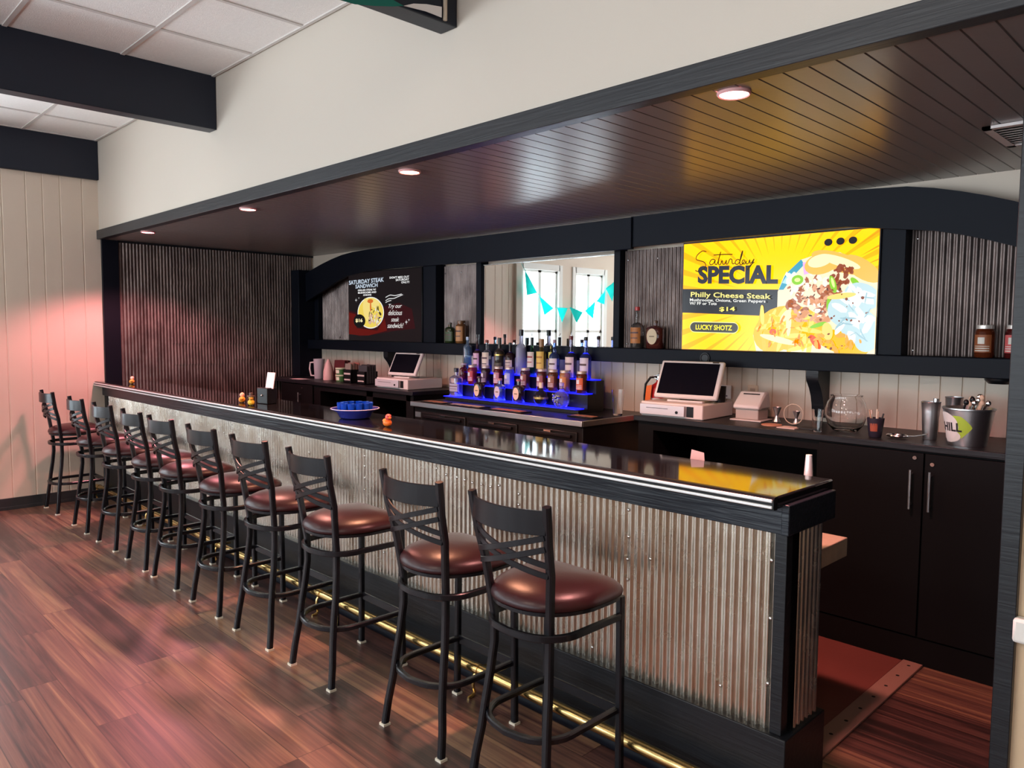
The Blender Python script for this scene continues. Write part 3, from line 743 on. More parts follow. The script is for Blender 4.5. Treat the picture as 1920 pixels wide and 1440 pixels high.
layer('food_photo', [E(.385, .272, .214, .145, n=40)], (.95, .72, .12), .9, **lk)
layer('food_cheese', [E(.33, .30, .07, .12, .3), E(.46, .36, .08, .04)], (1., .80, .25), .9, **lk)
layer('food_red', [E(.385, .385, .05, .02), E(.39, .33, .012, .05)], (.75, .18, .03), .9, **lk)
layer('food_dark', scatter(16, .45, .24, .12, .10, .012, .035, .35, 21), (.06, .04, .02), .9, **lk)
layer('food_meat', scatter(16, .46, .21, .10, .07, .012, .03, .5, 22), (.75, .48, .32), .9, **lk)
layer('food_light', scatter(14, .48, .25, .09, .08, .008, .02, .5, 23), (.9, .88, .7), .9, **lk)
layer('price_badge', [E(.195, .193, .105, .066, n=30)], (.008, .008, .008), 1., **lk)
tk = dict(o=(LX, LZ), parent=scl)
tv_text('lettering_print', 'SATURDAY STEAK', .012, .615, .556, .598, (.50, .58, .68), .02, slope=.015, **tk)
tv_text('lettering_print', 'SANDWICH', .130, .512, .515, .553, (.50, .58, .68), .02, slope=.01, **tk)
tv_text('lettering_print', 'GRILLED STEAK W/', .172, .486, .487, .505, (.85, .85, .85), .02, **tk)
tv_text('lettering_print', 'MUSHROOMS AND', .175, .490, .462, .480, (.85, .85, .85), .02, **tk)
tv_text('lettering_print', 'ONIONS', .267, .407, .438, .455, (.85, .85, .85), .02, **tk)
tv_text('lettering_print', "DON'T MISS OUT", .712, 1.015, .588, .608, (.8, .8, .8), .02, slope=-.01, **tk)
tv_text('lettering_print', 'SATURDAY', .809, 1.015, .562, .582, (.8, .8, .8), .02, **tk)
tv_text('lettering_print', 'ONLY!!', .896, 1.018, .537, .556, (.8, .8, .8), .02, **tk)
tv_text('lettering_print', '$16', .131, .254, .176, .216, (1., .85, .45), .03, **tk)
for s_, a, b_, z0, z1 in (('Try our', .695, .905, .300, .350), ('delicious', .690, .908, .245, .292), ('steak', .736, .860, .185, .226), ('sandwich!', .675, .930, .125, .172)):
    tv_text('lettering_print', s_, a, b_, z0, z1, (.8, .78, .76), .0, shear=.35, **tk)
sw = MB(); ly[0] += 1
for P in ([(.648, .383), (.70, .400), (.78, .402), (.84, .415), (.921, .433)], [(.648, .414), (.72, .434), (.80, .428), (.904, .440)], [(.648, .365), (.69, .378), (.74, .384)]):
    ribbon(sw, [(LX+x, LZ+z) for x, z in spline(P)], .0035, TVY-.0003*ly[0])
def star(cx, cz, s): return [(cx+(s if k % 2 == 0 else s*.25)*math.cos(PI*k/4), cz+(s if k % 2 == 0 else s*.25)*math.sin(PI*k/4)) for k in range(8)]
for c_ in ((.144, .400, .020), (.194, .420, .012), (.975, .180, .024), (1.014, .200, .014)): poly(sw, [(LX+x, LZ+z) for x, z in star(*c_)], TVY-.0003*ly[0])
part('swoosh_print', sw, emat((.8, .8, .8), 1.), scl, smooth=0, fix=False)

# ================================================================== BACK COUNTERS AND COOLER
K = M['cabinet']
def handle(b, x, z0, z1, y):
    b.tube([(x, y-.032, z0), (x, y-.032, z1)], .006, 8); b.tube([(x, y, z0+.02), (x, y-.032, z0+.02)], .004, 6); b.tube([(x, y, z1-.02), (x, y-.032, z1-.02)], .004, 6)
rc = root('back_counter', (6.0, 1.87, 0), 'black back counter with open bay and two tall cabinet doors, right side', 'counter')
part('counter_top', MB().box(4.80, XR-.002, 1.575, BY-.001, 1.017, 1.049), M['black'], rc, bevel=.003)
part('carcass', MB().box(5.94, XR-.002, 1.60, BY-.001, .0, 1.017).box(4.82, 4.93, 1.60, BY-.001, 0, 1.017).box(4.93, 5.94, 2.10, BY-.001, 0, 1.017).box(4.93, 5.94, 1.60, 2.10, .0, .10).box(4.93, 5.94, 1.60, 1.63, .965, 1.017), K, rc)
part('kick_board', MB().box(5.94, XR-.002, 1.588, 1.60, 0, .128), K, rc, bevel=.002)
for x0, x1, hx, kx in ((5.955, 6.449, 6.404, 6.412), (6.456, XR-.006, 6.487, 6.488)):
    d = part('door', MB().box(x0, x1, 1.580, 1.60, .135, 1.008), K, rc, bevel=.002)
    hb_ = MB(); handle(hb_, hx, .745, .93, 1.58)
    part('handle', hb_, M['steel'], d)
    part('lock', MB().tube([(kx, 1.581, .985 if hx < 6.42 else .962), (kx, 1.574, .985 if hx < 6.42 else .962)], .009, 12), M['silver'], d)
lc = root('back_counter', (1.3, 1.87, 0), 'black back counter with door and open cubbies, left side under dark television', 'counter')
part('counter_top', MB().box(.03, 2.56, 1.575, BY-.001, 1.017, 1.049), M['black'], lc, bevel=.003)
part('carcass', MB().box(.30, .95, 1.60, BY-.001, 0, 1.017).box(.95, 1.06, 1.60, BY-.001, 0, 1.017).box(1.06, 2.5, 2.08, BY-.001, 0, 1.017).box(1.85, 1.95, 1.60, BY-.001, 0, 1.017).box(2.44, 2.54, 1.60, BY-.001, 0, 1.017).box(1.06, 2.5, 1.60, BY-.001, 0, .70).box(1.06, 2.5, 1.60, 1.62, .965, 1.017), K, lc)
d = part('door', MB().box(.32, .94, 1.580, 1.60, .135, 1.008), K, lc, bevel=.002)
hb_ = MB(); handle(hb_, .72, .74, .93, 1.58); part('handle', hb_, M['steel'], d)
part('lock', MB().tube([(.75, 1.581, .975), (.75, 1.574, .975)], .009, 12), M['silver'], d)

CX0, CX1, CY0, CZ = 2.78, 4.545, 1.385, 1.0
co = root('bottle_cooler', (3.66, 1.75, 0), 'black under-counter bottle cooler with stainless steel top edge', 'cooler')
part('cabinet', MB().box(CX0+.02, CX1-.015, CY0+.03, BY-.002, .0, CZ-.043), M['blackp'], co, bevel=.004)
part('top', MB().box(CX0, CX1-.002, CY0+.012, BY-.002, CZ-.041, CZ-.001), M['blackp'], co, bevel=.002)
part('steel_edge', MB().box(CX0, CX1, CY0, CY0+.012, CZ-.035, CZ).box(CX1-.012, CX1, CY0+.012, BY-.002, CZ-.035, CZ), M['steel'], co, bevel=.002)
for k in range(3):
    x0 = CX0+.12+.535*k; yd = CY0+.015
    d = part('door', MB().box(x0, x0+.52, yd, yd+.015, .08, CZ-.075), M['blackp'], co, bevel=.006)
    part('glass_pane', MB().box(x0+.05, x0+.47, yd-.003, yd+.001, .14, CZ-.18), M['screen'], d)
    part('handle', MB().box(x0+.04, x0+.48, yd-.017, yd, CZ-.115, CZ-.095), M['frame'], d, bevel=.003)
    part('latch_plate', MB().box(x0+.25, x0+.31, yd-.017, yd-.009, CZ-.092, CZ-.08), M['silver'], d)
    if k:
        cp = MB()
        for i in range(9):
            for j in range(2): cp.tube([(x0+.09+i*.042+j*.02, yd-.004, CZ-.185-j*.045), (x0+.09+i*.042+j*.02, yd-.007, CZ-.185-j*.045)], .008, 8)
        part('rack_dot', cp, M['silver'], d)['kind'] = 'stuff'  # silver dots stand for bottle caps and wire-rack reflections in the door glass
part('badge', MB().box(CX0+.03, CX0+.10, CY0+.027, CY0+.031, CZ-.12, CZ-.08), M['steel'], co)
for x0, x1, c, nm in ((2.86, 3.12, (.45, .22, .14), 'leftmost, by the square blue-lit bottle'), (3.18, 3.55, (.6, .5, .42), 'pale and long, below the round-label bottles'),
                      (3.64, 3.97, (.55, .2, .12), 'orange red, below the black round bottle'), (4.28, 4.50, (.5, .25, .16), 'rightmost, beside the tall empty glass')):
    yb = 1.48 if x0 < 4 else 1.60
    r = root('bar_mat', ((x0+x1)/2, yb, CZ), 'rubber bar mat on cooler, ' + nm, 'bar mat', 'bar mats on the cooler')
    part('mat_base', MB().box(x0, x1, yb-.055, yb+.055, CZ, CZ+.006), M['blackp'], r, bevel=.002)
    pr = MB()
    for k in range(7): pr.box(x0+.02+(x1-x0-.04)*k/7, x0+.02+(x1-x0-.04)*(k+.7)/7, yb-.04+.01*(k % 2), yb+.035, CZ+.0062, CZ+.0072)
    part('print', pr, mat('bar_mat_print', c, .6), r)

# lit bottle display
LD = root('lit_bottle_display', (3.55, 1.70, 1.0), 'three-step black bottle display with glowing blue shelves', 'display stand')
TI = [(1.692, 1.030), (1.789, 1.129), (1.879, 1.223)]
for k, (y, z) in enumerate(TI):
    y1 = TI[k+1][0] if k < 2 else 1.970
    part('step_body', MB().box(2.836, 4.25, y+.004, y1+(.0 if k == 2 else .003), 1.0005, z-.006), M['blackp'], LD)
    part('glowing_shelf', MB().box(2.836 if k else 2.817, 4.225, y, y1, z-.006, z), M['led'], LD, bevel=.001)
for k, (y, z) in enumerate(TI):
    l = lamp('AREA', 'shelf_led', (3.53-LD.location.x, (y+.05)-LD.location.y, z+.003-LD.location.z), 1.6, (.02, .03, 1.), rot=(PI, 0, 0), shape='RECTANGLE', size=1.38, size_y=.07); l.parent = LD

# ------------------------------------------------------------------ bottles and jars
_gl = {}
def gmat(col, trans=.85, rough=.06):
    k = (col, trans)
    if k not in _gl: _gl[k] = mat('coloured_glass', col, rough, trans=trans, ior=1.35)
    return _gl[k]
_pm = {}
def pmat(col, rough=.5, metal=0.):
    k = (col, rough, metal)
    if k not in _pm: _pm[k] = mat('solid_colour', col, rough, metal=metal)
    return _pm[k]
def bottle(x, y, z, h, r, glass, liquid=None, label=None, cap=(.02, .02, .02), lab=(.15, .5), name='liquor_bottle', text='', group=None, pw=2., fill=.6, neck=.32, nr=.30, sy=1., band=None, pourer=False, oval=False, capm=0., caph=.09, cat='bottle', shoulder=.12, mark=None):
    t = root(name, (x, y, z), text, cat, group)
    hb = h*(1-neck-shoulder); hs = h*shoulder
    prof = [(.0001, .002), (r*.9, 0), (r, .006), (r, hb), (r*.93, hb+hs*.35), (r*.62, hb+hs*.75), (r*nr+.001, hb+hs), (r*nr, hb+hs+(h*neck)*.7), (r*nr*1.1, h*(1-caph)), (r*nr*1.1, h*(1-caph)+.002)]
    part('glass_body', MB().lathe(prof, n=24, pw=pw, sy=sy), glass, t, local=True, smooth=50)
    if liquid:
        fz = h*fill*(1-neck-shoulder)+.0
        fz = min(fz, hb)
        part('liquid', MB().lathe([(.0001, .006), (r*.9, .006), (r*.92, .01), (r*.92, fz), (.0001, fz)], n=20, pw=pw, sy=sy), liquid, t, local=True)
    if label:
        z0, z1 = lab[0]*h, lab[1]*h
        if oval:
            o = MB(); yy_ = -r*sy-.0015
            vs = [(0, yy_, (z0+z1)/2)]+[(r*.62*math.cos(2*PI*i/20), yy_, (z0+z1)/2+(z1-z0)/2*math.sin(2*PI*i/20)) for i in range(20)]
            o.add(vs, [(0, i+1, (i+1) % 20+1) for i in range(20)])
            lb = part('label', o, pmat(label), t, local=True)
            part('label_mark', MB().box(-r*.3, r*.3, yy_-.001, yy_-.0005, (z0+z1)/2-.004, (z0+z1)/2+.004), pmat((.25, .18, .1)), lb, local=True)
        else:
            o = MB().lathe([(r*1.012, z0), (r*1.012, z1)], n=14, pw=pw, sy=sy, a0=-PI/2-1.15, a1=-PI/2+1.15)
            lb = part('label', o, pmat(label), t, local=True, fix=False)
            o = MB(); zz = z0+(z1-z0)*.62; hh = (z1-z0)*.10
            o.lathe([(r*1.018, zz), (r*1.018, zz+hh)], n=10, pw=pw, sy=sy, a0=-PI/2-.8, a1=-PI/2+.8)
            o.lathe([(r*1.018, zz-hh*3.2), (r*1.018, zz-hh*2.6)], n=10, pw=pw, sy=sy, a0=-PI/2-.7, a1=-PI/2+.7)
            part('label_print', o, pmat(mark or (.12, .06, .06)), lb, local=True, fix=False)
    cr = r*nr*1.25
    part('cap', MB().lathe([(.0001, h*(1-caph)), (cr, h*(1-caph)), (cr, h-.002), (cr*.85, h), (.0001, h)], n=16), pmat(cap, .3, capm), t, local=True)
    if pourer: part('pourer', MB().tube([(0, 0, h), (0, 0, h+.012), (.004, -.006, h+.03)], .0035, 6), M['silver'], t, local=True)
    if band: part('band', MB().lathe([(r*1.015, h*band[0]), (r*1.015, h*band[1])], n=24, cap=False), pmat(band[2], .25, .8), t, local=True, fix=False)
    return t
G_TOP = 'bottles on the top lit step'
Z3 = TI[2][1]; Y3 = 1.924
clear = M['glass']
bottle(2.851, Y3, Z3, 0.284, 0.0366, gmat((.35, .60, .95)), gmat((.25, .45, .9), .6), None, (.6, .7, .9), text='frosted pale blue square-shouldered bottle, leftmost on the top lit step', group=G_TOP, neck=.2)
bottle(2.971, Y3, Z3, 0.307, 0.0347, gmat((.10, .05, .05), .5), None, (.75, .45, .55), (.03, .03, .03), (.05, .5), text='dark bottle with pink label and round black mark, second on top step', group=G_TOP, neck=.40)
bottle(3.087, Y3, Z3, 0.262, 0.0405, gmat((.55, .60, .65)), gmat((.25, .04, .03), .4), (.85, .68, .48), (.25, .05, .03), (.1, .62), text='clear bottle with oval cream label and dark red drink, top step', group=G_TOP, fill=.7, neck=.3)
bottle(3.234, Y3, Z3, 0.282, 0.0434, gmat((.06, .045, .03), .4), None, (.10, .08, .04), (.04, .035, .03), (.1, .3), text='ornate dark gold-brown bottle on the top lit step', group=G_TOP, neck=.3, band=(.50, .54, (.5, .35, .1)), caph=.2)
bottle(3.354, Y3, Z3, 0.245, 0.0386, gmat((.05, .02, .02), .4), None, (.70, .52, .42), (.03, .03, .03), (.2, .45), text='short black bottle with a slanted cream label, top lit step', group=G_TOP, neck=.3)
bottle(3.475, Y3, Z3, 0.347, 0.0415, gmat((.62, .62, .85), .6, .35), gmat((.35, .30, .85), .5), None, (.03, .03, .04), text='tallest frosted clear vodka bottle glowing violet on top step', group=G_TOP, neck=.30, caph=.14, nr=.36)
bottle(3.59, Y3, Z3, 0.289, 0.0357, gmat((.01, .07, .03), .5), None, (.80, .68, .55), (.02, .02, .02), (.22, .62), text='green glass bottle with cream label and metal pourer', group=G_TOP, neck=.35, pourer=True, caph=.22, mark=(.4, .05, .04))
bottle(3.69, Y3, Z3, 0.28, 0.0395, gmat((.15, .10, .03), .5), None, (.85, .55, .10), (.40, .20, .08), (.2, .66), text='brown bottle with arched golden yellow label and copper cap', group=G_TOP, neck=.3, caph=.22, nr=.4, mark=(.5, .2, .03))
bottle(3.760, 1.950, Z3, .227, .018, gmat((.6, .5, .1)), None, (.9, .75, .15), (.5, .4, .1), (.1, .8), text='thin bottle with bright yellow label behind the copper-capped one', group=G_TOP)
bottle(3.82, Y3, Z3, 0.275, 0.0395, gmat((.20, .30, .80)), gmat((.02, .02, .05), .4), (.80, .70, .66), (.50, .30, .35), (.05, .50), text='blue-shouldered clear bottle with cream label, fourth from the right end', group=G_TOP, neck=.34)
bottle(3.982, Y3, Z3, 0.304, 0.0424, gmat((.16, .14, .18)), None, (.80, .62, .55), (.20, .03, .03), (.02, .50), text='clear bottle with dark red cap and large cream label, second from right', group=G_TOP, neck=.38, pourer=True)
bottle(4.119, Y3, Z3, 0.299, 0.0415, gmat((.14, .18, .6)), None, (.78, .66, .70), (.02, .02, .02), (.02, .50), text='clear bottle with black cap and large cream label, rightmost on top step', group=G_TOP, neck=.38)
G_MID = 'glass jars and bottles on the middle lit step'
Z2 = TI[1][1]; Y2 = 1.835
def jar(x, y, z, h, r, glass, label, text, group, lid=(.55, .48, .44), mark=(.75, .70, .62)):
    t = root('glass_jar', (x, y, z), text, 'jar', group)
    part('jar_body', MB().lathe([(.0001, .002), (r*.9, 0), (r, .006), (r, h*.76), (r*.93, h*.84), (r*.80, h*.88), (r*.80, h*.9)], n=24), glass, t, local=True, smooth=50)
    part('lid', MB().lathe([(r*.86, h*.88), (r*.88, h*.885), (r*.88, h*.985), (r*.84, h), (.0001, h)], n=24), pmat(lid, .35, .4), t, local=True)
    lb = part('label', MB().lathe([(r*1.012, h*.16), (r*1.012, h*.70)], n=14, a0=-PI/2-1.1, a1=-PI/2+.9), pmat(label), t, local=True, fix=False)
    o = MB()
    for a, b_ in ((.20, .23), (.27, .30), (.34, .36)): o.lathe([(r*1.02, h*a), (r*1.02, h*b_)], n=10, a0=-PI/2-.9, a1=-PI/2+.7)
    o.lathe([(r*1.02, h*.42), (r*1.02, h*.62)], n=6, a0=-PI/2-.5, a1=-PI/2+.2)
    part('label_print', o, pmat(mark), lb, local=True, fix=False)
    return t
bottle(2.88, Y2+.02, Z2, 0.164, 0.0347, gmat((.12, .01, .02), .4), None, None, (.5, .4, .42), text='small dark red rounded bottle behind the square blue-lit one', group=G_MID, neck=.2, nr=.6)
J = [(3.012, (.30, .02, .02), (.50, .06, .05), 'red-filled jar, leftmost on the middle lit step'), (3.17, (.05, .02, .02), (.10, .06, .07), 'blackish jar with dark label, second jar from the left'),
     (3.315, (.14, .01, .01), (.55, .25, .22), 'dark red jar with a pale patterned label'), (3.437, (.10, .15, .85), (.35, .40, .70), 'clear jar glowing blue on the middle lit step'),
     (3.608, (.10, .03, .015), (.28, .10, .06), 'brown jar behind the second oval-label bottle'), (3.778, (.12, .03, .02), (.32, .10, .09), 'brown jar with a pinkish label, fourth from the right'),
     (3.889, (.16, .05, .02), (.32, .13, .06), 'tan brown jar, third from the right end'), (4.003, (.55, .22, .06), (.60, .22, .05), 'pale orange jar with orange label, second from the right'),
     (4.16, (.14, .03, .015), (.65, .12, .03), 'dark jar with bright red orange label, rightmost')]
for x, g, l_, tx in J: jar(x, Y2, Z2, .154, .0386, gmat(g, .45), l_, tx, G_MID)
G_FR = 'bottles on the front lit step'
Z1 = TI[0][1]; Y1 = 1.741
bottle(2.921, Y1, Z1, 0.227, 0.0521, gmat((.55, .58, .95)), None, (.40, .42, .55), (.03, .03, .04), (.18, .45), text='square clear bottle with black stopper, leftmost on the front lit step', group=G_FR, pw=6., neck=.25, caph=.14, sy=.7)
bottle(3.198, Y1, Z1, 0.174, 0.0482, gmat((.03, .015, .015), .4), None, (.80, .62, .42), (.10, .03, .03), (.12, .62), text='squat black bottle with oval cream label, left of the blue one', group=G_FR, pw=3.5, sy=.6, oval=True, neck=.25)
bottle(3.429, Y1, Z1, 0.169, 0.0482, gmat((.15, .25, .95)), None, (.65, .58, .72), (.55, .25, .25), (.15, .65), text='squat clear bottle glowing blue with oval label', group=G_FR, pw=3.5, sy=.6, oval=True, neck=.25)
bottle(3.632, Y1, Z1, 0.174, 0.0501, gmat((.03, .015, .015), .4), None, (.80, .60, .50), (.45, .12, .14), (.12, .64), text='squat black bottle with oval pinkish label, right of the blue one', group=G_FR, pw=3.5, sy=.6, oval=True, neck=.25)
t = root('round_bottle', (3.86, Y1, Z1), 'round black bottle with gold band and cream stopper, front step', 'bottle', G_FR)
part('glass_body', MB().lathe([(.0001, .001), (.022, 0), (.045, .018), (.056, .045), (.055, .062), (.042, .088), (.02, .103), (.013, .11), (.013, .125)], n=28), gmat((.02, .02, .03), .3), t, local=True, smooth=60)
part('gold_band', MB().lathe([(.0565, .045), (.0565, .060)], n=28, cap=False), pmat((.75, .55, .2), .25, .8), t, local=True, fix=False)
part('stopper', MB().lathe([(.015, .122), (.015, .160), (.012, .162), (.0001, .162)], n=16), pmat((.85, .72, .5)), t, local=True)
t = root('skull_bottle', (4.056, Y1, Z1), 'round faceted clear skull bottle with silver face, rightmost on front step', 'bottle', G_FR)
part('glass_body', MB().lathe([(.0001, .001), (.035, 0), (.052, .02), (.060, .05), (.056, .08), (.040, .102), (.020, .115), (.014, .125), (.014, .150)], n=10), gmat((.6, .62, .95)), t, local=True, smooth=20)
q = random.Random(4); fc = MB()
for _ in range(14):
    a = -PI/2+q.uniform(-1.1, .6); zz = q.uniform(.02, .09); rr = .058*math.sin(min(1, zz/.05)*PI/2)
    fc.ball((rr*math.cos(a), rr*math.sin(a), zz), .009, .009, .011, 6, 4)
part('silver_face', fc, M['silver'], t, local=True, smooth=20)
part('stopper', MB().lathe([(.016, .148), (.018, .17), (.0001, .175)], n=12), pmat((.5, .45, .8), .3), t, local=True)

# bottles on the hutch shelf
G_SH = 'bottles and jars on the hutch shelf'; ZS = 1.4485; YS = 2.045
bottle(2.478, YS, ZS, .178, .052, gmat((.03, .05, .015), .4), None, (.07, .10, .05), (.12, .10, .09), (.1, .55), text='dark olive flask bottle on shelf beside the dark television', group=G_SH, pw=3., sy=.6, neck=.2)
bottle(2.620, YS+.005, ZS, .195, .046, gmat((.30, .12, .04), .4), None, (.60, .28, .12), (.20, .10, .05), (.1, .75), text='tan orange label bottle beside the olive flask on the shelf', group=G_SH, neck=.12, nr=.6)
bottle(4.472, YS, ZS, .283, .045, gmat((.35, .30, .28)), gmat((.4, .14, .03), .3), (.50, .18, .05), (.55, .05, .05), (.12, .50), text='tall bourbon bottle with red cap and orange brown label on shelf', group=G_SH, neck=.38, pourer=False)
bottle(4.622, YS, ZS, .188, .066, gmat((.10, .02, .015), .4), None, (.70, .55, .35), (.15, .08, .05), (.15, .72), text='wide dark amber bottle with arched tan label beside yellow television', group=G_SH, pw=2.6, sy=.6, oval=True, neck=.18, nr=.2)
jar(6.561, YS, ZS, .160, .044, gmat((.15, .03, .01), .4), (.30, .09, .03), 'dark jar with orange brown label on the shelf near right post', G_SH, lid=(.7, .65, .6))
jar(6.690, YS, ZS, .160, .044, gmat((.10, .01, .01), .4), (.65, .12, .12), 'dark jar with red label on the shelf, half hidden by right post', G_SH, lid=(.7, .65, .6))

# ================================================================== REGISTERS
def register(x, y, z, w_, d, rz, lab_d, lab_m, mx, my, mz, mw, mh, mrz):
    t = root('cash_drawer', (x, y, z), lab_d, 'cash drawer', None, rz)
    hh = .088
    part('drawer_case', MB().box(-w_/2, w_/2, -d/2+.02, d/2, 0, hh), M['white'], t, local=True, bevel=.006)
    f = part('drawer_front', MB().box(-w_/2+.004, w_/2-.11, -d/2, -d/2+.022, .012, hh-.012), pmat((.62, .62, .66), .35, .3), t, local=True, bevel=.003)
    part('slot', MB().box(-w_/2+.05, w_/2-.22, -d/2-.001, -d/2+.001, .052, .055), M['blackp'], f, local=True)
    part('lock', MB().tube([(w_/2-.16, -d/2+.002, .036), (w_/2-.16, -d/2-.004, .036)], .009, 12), M['frame'], f, local=True)
    part('side_slot', MB().box(w_/2-.105, w_/2-.06, -d/2+.018, -d/2+.022, .012, hh-.014), M['blackp'], t, local=True)
    r = root('register_monitor', (x+mx, y+my, z+hh), lab_m, 'register', None, mrz)
    part('base', MB().box(-mw*.28, mw*.28, -.05, .09, .0, .012), M['white'], r, local=True, bevel=.004)
    part('stand', MB().prism([(-.02, .012), (.06, .012), (.075, .10), (.04, .12)], 'x', -.045, .045), M['blackp'], r, local=True)
    tilt = math.radians(28); ct, st = math.cos(tilt), math.sin(tilt)
    def T(b):
        b.v = [(x_, y_*ct+z_*st-.055, -y_*st+z_*ct+.028) for x_, y_, z_ in b.v]; return b
    part('monitor_case', T(MB().box(-mw/2, mw/2, 0, .028, 0, mh)), M['white'], r, local=True, bevel=.010)
    s = part('monitor_screen', T(MB().box(-mw/2+.018, mw/2-.026, -.0015, .002, .022, mh-.018)), M['screen'], r, local=True)
    part('camera_window', T(MB().box(mw/2-.075, mw/2-.035, -.002, .001, mh-.013, mh-.007)), M['blackp'], s, local=True)
register(2.15, 1.84, 1.0495, .46, .40, math.radians(0), 'white cash drawer on left counter beneath dark television', 'white tilted register monitor on the left cash drawer', -.005, -.03, .0, .345, .22, math.radians(8))
register(5.03, 1.80, 1.0495, .42, .40, math.radians(3), 'white cash drawer on right counter beneath the yellow television', 'larger white tilted register monitor on the right cash drawer', .03, -.03, .0, .41, .25, math.radians(8))
single('black_tumbler', MB().lathe([(.026, 1.138), (.031, 1.142), (.034, 1.235), (.031, 1.235), (.028, 1.146), (.0001, 1.146)], (5.205, 1.90, 0), 24), M['blackp'], 'matte black cup standing on the right cash drawer', 'cup')
# receipt printer
t = root('receipt_printer', (5.42, 1.88, 1.0495), 'white sloped receipt printer right of the register', 'printer', None, math.radians(4))
part('base_plate', MB().box(-.095, .095, -.08, .09, 0, .008), M['white'], t, local=True, bevel=.003)
part('lower_body', MB().box(-.07, .07, -.06, .08, .008, .07), pmat((.50, .42, .38), .5), t, local=True, bevel=.006)
part('cover', MB().prism([(-.075, .068), (-.078, .088), (.02, .165), (.07, .165), (.09, .085), (.09, .068)], 'x', -.08, .08), M['white'], t, local=True, bevel=.012)
part('paper_slot', MB().prism([(.0, .1497), (.004, .1500), (.008, .1548), (.004, .1560)], 'x', -.05, .05), M['blackp'], t, local=True)
# fire extinguisher
fx, fy, fz = 4.665, 2.045, .93
t = root('fire_extinguisher', (fx, fy, fz), 'red fire extinguisher with orange tag hanging by the right register', 'fire extinguisher')
part('cylinder', MB().lathe([(.0001, 0), (.05, .0), (.058, .012), (.058, .25), (.05, .275), (.022, .295), (.02, .31)], n=24), M['red'], t, local=True, smooth=50)
part('instruction_label', MB().lathe([(.0588, .06), (.0588, .19)], n=12, a0=-PI/2-.9, a1=-PI/2+.7), pmat((.75, .65, .62)), t, local=True, fix=False)
part('valve', MB().lathe([(.02, .305), (.024, .31), (.024, .335), (.012, .35)], n=14), M['silver'], t, local=True)
part('handle', MB().bar([(-.03, -.02, .335), (.02, -.03, .345), (.09, -.04, .372)], .018, .006).bar([(-.03, -.02, .325), (.03, -.03, .315), (.10, -.04, .275)], .018, .006), M['silver'], t, local=True)
part('hose', MB().tube([(-.01, -.02, .33), (-.05, -.035, .325), (-.078, -.05, .28), (-.082, -.055, .20), (-.078, -.055, .10), (-.076, -.05, .04)], .008, 8), M['blackp'], t, local=True)
part('nozzle', MB().lathe([(.009, 0), (.016, -.05), (.013, -.05), (.0001, -.01)], (-.076, -.05, .045), 12), M['blackp'], t, local=True)
part('inspection_tag', MB().prism([(-.055, .27), (-.012, .28), (-.025, .165), (-.068, .155)], 'y', -.072, -.0705), M['orange'], t, local=True)
part('wall_bracket', MB().box(-.03, .03, .058, .1, .1, .24), M['silver'], t, local=True)
# wall fittings
t = root('wall_outlet', (5.29, BY, 1.12), 'cream wall outlet behind the receipt printer', 'outlet')
part('cover_plate', MB().box(-.035, .035, -.006, -.001, 0, .115), pmat((.70, .50, .36)), t, local=True, bevel=.003)
part('socket', MB().box(-.016, .016, -.009, -.005, .065, .095).box(-.016, .016, -.009, -.005, .02, .05), pmat((.45, .30, .22)), t, local=True)
t = root('notice_card', (5.07, BY-.012, 1.14), 'pale card pinned on the wall behind the register', 'card')
part('card', MB().box(-.075, .075, 0, .004, 0, .085), M['paper'], t, local=True)
part('printed_band', MB().box(-.06, .05, -.001, .0, .012, .022), pmat((.2, .15, .2)), t, local=True)
t = root('wall_medallion', (5.05, 1.970, 1.40), 'small dark carved medallion on the shelf edge above register', 'medallion')
part('disc', MB().tube([(0, 0.004, 0), (0, -.003, 0)], .034, 24), M['black'], t, local=True)
part('ring', MB().sweep([(.026*math.cos(2*PI*i/24), -.004, .026*math.sin(2*PI*i/24)) for i in range(24)], [(.003*math.cos(k), .003*math.sin(k)) for k in (0, 1.57, 3.14, 4.71)], (0, 1, 0), True), M['trim'], t, local=True)

# ================================================================== COUNTER ITEMS, RIGHT
ZK = 1.0495
def jigger(x, y, z, s, lab):
    single('jigger', MB().lathe([(.018*s, 0), (.020*s, .002), (.007*s, .030*s), (.007*s, .034*s), (.022*s, .075*s), (.020*s, .075*s), (.005*s, .036*s)], (x, y, z), 18, cap=False), M['steel'], lab, 'jigger', 'jiggers by the printer')
jigger(5.57, 1.90, ZK, 1.15, 'steel double jigger beside the receipt printer'); jigger(5.70, 1.87, ZK+.004, .95, 'small steel jigger standing inside the wire ring')
single('wire_ring', MB().tube([(5.715+.055*math.cos(2*PI*i/28), 1.80, ZK+.065+.055*math.sin(2*PI*i/28)) for i in range(28)], .0028, 6, closed=True), M['wood'], 'thin round ring standing upright in front of small jigger', 'ring')
for x, y, a, c, lb in ((5.62, 1.74, .2, (.6, .28, .18), 'reddish round coaster lying left of the ring'), (5.74, 1.70, -.3, (.75, .6, .55), 'pale square coaster lying in front of the ring'), (5.83, 1.75, .1, (.02, .02, .02), 'black drip mat lying left of the fish bowl')):
    b = MB()
    if 'round' in lb: b.lathe([(.0001, ZK), (.055, ZK), (.055, ZK+.005), (.0001, ZK+.005)], (x, y, 0), 24)
    else: b.box(x-.05, x+.05, y-.045, y+.045, ZK, ZK+(.004 if 'pale' in lb else .006))
    single('coaster', b, mat('coaster_card', c, .6), lb, 'coaster', 'coasters near the printer')
